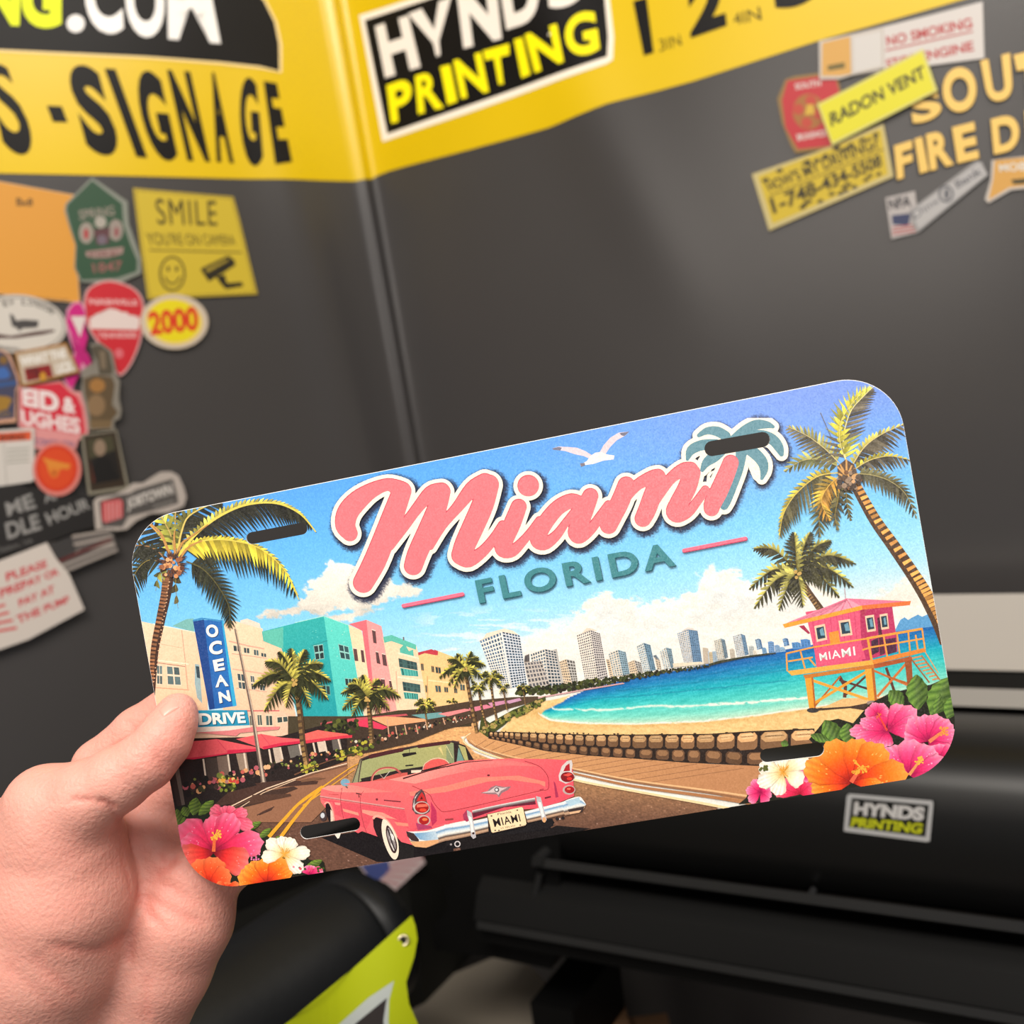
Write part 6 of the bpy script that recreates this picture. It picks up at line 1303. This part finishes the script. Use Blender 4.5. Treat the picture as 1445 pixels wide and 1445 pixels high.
# black padded roll
m_pad = mat('black_padding', (15, 17, 20), rough=0.45, spec=.3, bump=(30, .15, .004))
a0, a1 = at(150, 1570, .74), at(524, 1318, .95); d = a1-a0; L = np.linalg.norm(d); d = d/L; u = np.cross(d, [0, 0, 1.]); u /= np.linalg.norm(u); v = np.cross(u, d)
roll_ = empty('vinyl_roll', tuple(a0+d*L*.5)); tag(roll_, 'thick black padded roll slanting up behind the wrist', 'roll')
prf = [(-.02, .0), (-.02, .045), (-.01, .058)]+[(t, .064+.001*math.sin(t*40)) for t in np.linspace(.0, L*.86, 16)]+[(L*.885, .0625), (L*.89, .0605), (L*.895, .0625)]+[(L*.93, .064), (L*.985, .063), (L, .058), (L+.004, .050), (L+.004, 0)]
V = []; nr = 40
for t, r in prf: V += [a0+d*t+(u*math.cos(k)+v*math.sin(k))*r for k in np.linspace(0, 2*math.pi, nr, endpoint=False)]
ro = mesh('padding', V, catgrid(len(prf), nr, True), m_pad, roll_, smooth=True)
c_ = a0+d*(L+.003); mesh('end_cap', *rodmesh(c_, c_+d*.012, .047, 32), m_dark, roll_)
mesh('stand', *box(a0[0]+d[0]*L*.5-.03, a0[1]+d[1]*L*.5-.03, 0, a0[0]+d[0]*L*.5+.03, a0[1]+d[1]*L*.5+.03, a0[2]+d[2]*L*.5-.055), m_dark, roll_)
# lime banner with a grommet, leaning in from below
def lime_pos(P, off):
    P = np.asarray(P, float); R = np.c_[(P[:, 0]-C0)/F, -(P[:, 1]-C0)/F, -np.ones(len(P))]
    dd = .70+.00035*(P[:, 0]-450)-.0004*(P[:, 1]-1300)+.004*np.sin(P[:, 0]*.03)-np.asarray(off); return CAM+(R*dd[:, None])@RC.T
LP = Z('p', '581,1292 586,1306 589,1325 584,1352 573,1386 577,1416 592,1450 610,1500 640,1560 250,1560 330,1502 405,1443 500,1365')
def s_lime(p):
    p.poly('p', LP, (186, 200, 8)); p.poly('p', '556,1384 549,1412 548,1440 560,1560 330,1560 480,1444 520,1408', (196, 206, 206)); p.poly('p', '546,1408 541,1440 548,1560 380,1560 502,1444', (38, 34, 40))
lime = sticker('banner_sheet', LP, s_lime, 'lime green vinyl banner corner with a white-edged dark print and metal grommet', 'banner', border=(170, 184, 10), off=0, thick=.0006, pos=lime_pos)
def ring(c, nrm, R, r, n=24, m=8):
    c, nrm = np.array(c), np.array(nrm)/np.linalg.norm(nrm); u = np.cross(nrm, [0, 0, 1.]); u /= np.linalg.norm(u); v = np.cross(nrm, u); V = []
    for i in range(n):
        t = 2*math.pi*i/n; rd = u*math.cos(t)+v*math.sin(t)
        for j in range(m): p = 2*math.pi*j/m; V.append(c+rd*(R+r*math.cos(p))+nrm*r*math.sin(p))
    return V, [[i*m+j, i*m+(j+1) % m, ((i+1) % n)*m+(j+1) % m, ((i+1) % n)*m+j] for i in range(n) for j in range(m)]
gp = lime_pos(np.array([[569., 1327.]]), .0015)[0]; m_brass = mat('nickel_ring', (190, 180, 150), rough=.25, metal=.9)
mesh('grommet', *ring(gp, CAM-gp, .0032, .0011), m_brass, lime, smooth=True); mesh('grommet_hole', *rodmesh(gp-(CAM-gp)*.001, gp+(CAM-gp)*.0005, .0024), m_dark, lime)

# ------------------------------------------------------------------ the hand: one continuous surface from blended volumes (camera space, metres)
def J(px, py, dp): return ray(px, py)*dp
def caps(P, a, b, ra, rb):
    e = b-a; q = P-a; t = np.clip((q@e)/(e@e), 0, 1); q -= t[..., None]*e; return np.sqrt((q*q).sum(-1))-(ra+(rb-ra)*t)
def smin(a, b, k): h = np.clip(.5+.5*(b-a)/k, 0, 1); return b*(1-h)+a*h-k*h*(1-h)
CH = {
 'thumb': [(251, 1004, .3985, .0072), (246, 1018, .3970, .0086), (230, 1046, .3935, .0104), (206, 1074, .3915, .0110), (166, 1100, .3915, .0122), (120, 1128, .393, .0145), (84, 1150, .396, .0165)],
 'thenar': [(62, 1136, .397, .0125), (88, 1196, .402, .0235), (88, 1262, .404, .0275), (66, 1340, .409, .0300), (30, 1440, .420, .033), (-40, 1560, .436, .036), (-130, 1700, .455, .038)],
 'thenar2': [(64, 1138, .399, .0130), (20, 1210, .412, .024), (-20, 1300, .422, .028)],
 'hypo': [(318, 1210, .4365, .0150), (270, 1240, .431, .0195), (250, 1292, .4285, .0235), (222, 1362, .4285, .0225), (178, 1450, .432, .0235), (120, 1560, .44, .028), (30, 1700, .458, .034)],
 'palm': [(140, 1190, .437, .0165), (200, 1240, .436, .0185), (170, 1320, .434, .0195), (110, 1420, .436, .026), (20, 1560, .446, .032), (-60, 1700, .458, .036)],
 'pad': [(214, 1190, .4305, .0130), (226, 1236, .4300, .0150)],
 'web': [(120, 1160, .425, .0130), (170, 1180, .432, .0120)],
 'back': [(110, 1200, .440, .018), (60, 1300, .444, .022), (250, 1200, .441, .014)],
 'index': [(120, 1150, .436, .0130), (142, 1082, .4305, .0112), (196, 1034, .4275, .0104), (256, 988, .4235, .0092), (300, 955, .4205, .0078)],
 'middle': [(190, 1175, .439, .0118), (262, 1098, .437, .0104), (335, 1042, .4300, .0092), (385, 1010, .4215, .0078)],
 'ring': [(240, 1195, .441, .0115), (325, 1132, .441, .0100), (405, 1100, .4330, .0088), (448, 1085, .4215, .0075)],
 'pinky': [(290, 1205, .440, .0108), (350, 1178, .440, .0088), (405, 1150, .4320, .0078), (425, 1138, .4225, .0066)]}
st = .0012
lo = np.array([-.275, -.345, -.500]); hi = np.array([-.068, -.050, -.372])
ax = [np.arange(lo[i], hi[i], st) for i in range(3)]; G = np.stack(np.meshgrid(*ax, indexing='ij'), -1).astype(np.float32)
def chain(name):
    c = CH[name]; pts = [(J(*q[:3]), q[3]) for q in c]; d = None
    for (a, ra), (b, rb) in zip(pts[:-1], pts[1:]):
        mn = np.minimum(a-ra, b-rb)-.016; mx = np.maximum(a+ra, b+rb)+.016
        sl = tuple(slice(max(0, int((mn[i]-lo[i])/st)), max(0, min(len(ax[i]), int((mx[i]-lo[i])/st)+1))) for i in range(3))
        if d is None: d = np.full(G.shape[:3], .05, np.float32)
        sub = G[sl]
        if sub.size == 0: continue
        t = caps(sub.reshape(-1, 3), a.astype(np.float32), b.astype(np.float32), ra, rb).reshape(sub.shape[:3])
        d[sl] = smin(d[sl], t, .003)
    return d
D = chain('thenar'); D = smin(D, chain('thenar2'), .010)
D = smin(D, chain('thumb'), .009)
E_ = chain('palm'); 
for nme, k in (('hypo', .010), ('pad', .006), ('web', .008), ('back', .010)): E_ = smin(E_, chain(nme), k)
for nme in ('index', 'middle', 'ring', 'pinky'):
    E_ = smin(E_, chain(nme), .005)
D = smin(D, E_, .0050); del E_
# surface nets
neg = D < 0; nx, ny, nz = D.shape
cell = np.zeros((nx-1, ny-1, nz-1), np.uint8)
for i in (0, 1):
    for j in (0, 1):
        for k in (0, 1): cell += neg[i:nx-1+i, j:ny-1+j, k:nz-1+k]
mask = (cell > 0) & (cell < 8); idx = -np.ones(mask.shape, int); C_ = np.argwhere(mask); idx[mask] = np.arange(len(C_))
acc = np.zeros((len(C_), 3)); cn = np.zeros(len(C_))
for axis in range(3):
    o1_, o2_ = [i for i in range(3) if i != axis]
    for p in (0, 1):
        for q in (0, 1):
            a = C_.copy(); a[:, o1_] += p; a[:, o2_] += q; b = a.copy(); b[:, axis] += 1
            da, db = D[tuple(a.T)], D[tuple(b.T)]; m = (da < 0) != (db < 0); t = np.where(m, da/(da-db+1e-12), 0)
            pt = a.astype(float); pt[:, axis] += t; acc[m] += pt[m]; cn[m] += 1
HV = lo+acc/cn[:, None]*st
HF = []
for axis in range(3):
    o1_, o2_ = (axis+1) % 3, (axis+2) % 3
    sl0 = [slice(None)]*3; sl1 = [slice(None)]*3; sl0[axis] = slice(0, -1); sl1[axis] = slice(1, None)
    a, b = neg[tuple(sl0)], neg[tuple(sl1)]; ch = np.argwhere(a != b)
    ch = ch[(ch[:, o1_] > 0) & (ch[:, o2_] > 0) & (ch[:, o1_] < D.shape[o1_]-1) & (ch[:, o2_] < D.shape[o2_]-1)]
    ins = a[tuple(ch.T)]
    def ci(d1, d2): c = ch.copy(); c[:, o1_] -= d1; c[:, o2_] -= d2; return idx[tuple(c.T)]
    q = np.c_[ci(1, 1), ci(0, 1), ci(0, 0), ci(1, 0)]; q[~ins] = q[~ins][:, ::-1]; HF.append(q[(q >= 0).all(1)])
HF = np.concatenate(HF)
# keep only the one outer skin
lab = np.arange(len(HV)); ee = np.concatenate([HF[:, [0, 1]], HF[:, [1, 2]], HF[:, [2, 3]], HF[:, [3, 0]]])
while True:
    l2 = lab.copy(); np.minimum.at(l2, ee[:, 0], lab[ee[:, 1]]); np.minimum.at(l2, ee[:, 1], l2[ee[:, 0]]); l2 = l2[l2]
    if (l2 == lab).all(): break
    lab = l2
big = np.bincount(lab).argmax(); kp = lab == big; im = np.cumsum(kp)-1; HF = im[HF[kp[HF].all(1)]]; HV = HV[kp]
# smooth a little, then normals
def adj_smooth(V, Fq, it, lam=.5):
    e = np.concatenate([Fq[:, [0, 1]], Fq[:, [1, 2]], Fq[:, [2, 3]], Fq[:, [3, 0]]]); e = np.r_[e, e[:, ::-1]]
    deg = np.bincount(e[:, 0], minlength=len(V))+1e-9
    for _ in range(it):
        s_ = np.stack([np.bincount(e[:, 0], V[e[:, 1], i], len(V)) for i in range(3)], 1)/deg[:, None]; V = V+(s_-V)*lam
    return V
HV = adj_smooth(HV, HF, 3)
def normals(V, Fq):
    n = np.cross(V[Fq[:, 2]]-V[Fq[:, 0]], V[Fq[:, 3]]-V[Fq[:, 1]]); N = np.stack([sum(np.bincount(Fq[:, k], n[:, i], len(V)) for k in range(4)) for i in range(3)], 1)
    return N/(np.linalg.norm(N, axis=1)[:, None]+1e-12)
HN = normals(HV, HF)
vp = np.c_[C0+F*HV[:, 0]/-HV[:, 2], C0-F*HV[:, 1]/-HV[:, 2]]; front = HN[:, 2] > .05
dep = np.zeros(len(HV)); red = np.zeros(len(HV))
# skin folds, drawn as shallow grooves on the palm side
CREASE = [('W', '700,865 640,875 560,870 500,880', 5, .5), ('W', '700,868 780,900 850,945', 5, .7), ('W', '740,880 820,960 880,1030 890,1070', 4, .35), ('Y', '620,860 650,830 690,800 720,760', 7, .5), ('Y', '535,650 520,760 545,880 600,990 690,1100', 8, .6),
          ('Y', '545,900 640,960 740,1010 850,1040', 8, .45), ('Y', '520,1210 530,1100 560,980', 7, .45), ('Y', '180,1120 260,1140 390,1150 480,1110 520,1070', 9, .5), ('Y', '150,1140 170,1220 260,1290 330,1380', 8, .3), ('Y', '600,1240 590,1330 600,1445', 8, .3),
          ('W', '1150,1240 1200,1320 1290,1270', 5, .4), ('W', '1100,500 1180,610 1200,660', 5, .22), ('W', '900,290 960,330 990,380', 5, .25), ('Y', '0,1200 120,1290 280,1445', 9, .25), ('Y', '520,900 620,870 700,900 840,1000', 7, .3)]
for k in range(9): CREASE.append(('W', '%d,%d %d,%d %d,%d' % (220+12*k, 720+22*k, 400, 735+20*k, 560-5*k, 770+14*k), 2.6, .13))
for k in range(5): CREASE.append(('W', '%d,%d %d,%d' % (790+40*k, 480-12*k, 860+40*k, 540-8*k), 2.5, .14))
for f, pts, wd, dp in CREASE:
    q = np.array(smoothpath(Z(f, pts), 5)); m = front & (vp[:, 0] > q[:, 0].min()-25) & (vp[:, 0] < q[:, 0].max()+25) & (vp[:, 1] > q[:, 1].min()-25) & (vp[:, 1] < q[:, 1].max()+25)
    I_ = np.nonzero(m)[0]; P = vp[I_]; dd = np.full(len(P), 99.0); tt = np.zeros(len(P))
    for i, (a, b) in enumerate(zip(q[:-1], q[1:])):
        e = b-a; t = np.clip(((P-a)@e)/(e@e+1e-9), 0, 1); r = np.hypot(*(P-a-t[:, None]*e).T); w_ = r < dd; dd = np.where(w_, r, dd); tt = np.where(w_, (i+t)/(len(q)-1), tt)
    fade = np.clip(np.minimum(tt, 1-tt)*5, 0, 1); g_ = np.exp(-(dd/wd)**2)*fade*dp; dep[I_] -= g_*.0014; red[I_] = np.maximum(red[I_], g_*1.4)
HV = HV+HN*dep[:, None]
# nail bed flattening and colour
x, y = vp[:, 0], vp[:, 1]
redness = .35*fbm(HV[:, 0]*55, HV[:, 1]*55, 3, 3)+.25*fbm(HV[:, 0]*200+9, HV[:, 1]*200, 8, 3)+red*.6
redness += .35*np.exp(-(((x-225)/60)**2+((y-1225)/55)**2))+.25*np.exp(-(((x-330)/60)**2+((y-1235)/60)**2))+.35*np.exp(-(((x-245)/40)**2+((y-1060)/60)**2))
redness = np.clip(redness, 0, 1.3)[:, None]
col = np.array((202, 150, 136))*(1-redness*.55)+np.array((206, 112, 100))*redness*.55
m_skin = inkmat('skin', 0.5, 0.38, bump=(620, .55, .0007)); b_ = m_skin.node_tree.nodes['Principled BSDF']
b_.inputs['Subsurface Weight'].default_value = .25; b_.inputs['Subsurface Radius'].default_value = (1.0, .35, .2); b_.inputs['Subsurface Scale'].default_value = .004
W_ = CAM+HV@RC.T
person = empty('person', tuple(w2(J(60, 1500, .43)))); tag(person, 'bare left hand reaching in from the lower left, thumb over the licence plate', 'person')
ho = mesh('hand', W_, HF.tolist(), m_skin, person, smooth=True)
ca = ho.data.color_attributes.new('ink', 'FLOAT_COLOR', 'POINT'); ca.data.foreach_set('color', np.c_[lin(np.clip(col, 0, 255)), np.ones(len(col))].astype(np.float32).ravel())
# thumb nail: a small curved plate set on the thumb's far side
m_nail = mat('nail', (206, 146, 132), rough=.3, spec=.45)
from mathutils.bvhtree import BVHTree
bvh = BVHTree.FromPolygons([tuple(p) for p in W_], HF.tolist())
NQ = [(222, 1003), (246, 980), (259, 997), (230, 1014)]; Hn = homog([(0, 0), (1, 0), (1, 1), (0, 1)], NQ); V = []; okn = True; nn = 15
for i in range(nn):
    for j in range(nn):
        u_, v_ = i/(nn-1), j/(nn-1); r2 = 1-.12*(2*v_-1)**2
        p = happly(Hn, [(.5+(u_-.5)*r2, v_)])[0]; dr = Vector(RC@ray(*p)).normalized(); h = bvh.ray_cast(Vector(CAM), dr)
        if h[0] is None or (h[0]-Vector(CAM)).length > .43: okn = False; V.append((0, 0, 0)); continue
        V.append(tuple(h[0]+h[1]*(.0004-.0007*max(abs(2*u_-1), abs(2*v_-1))**4)))
print('NAIL', okn)
if okn: mesh('thumbnail', V, catgrid(nn, nn), m_nail, person, smooth=True)
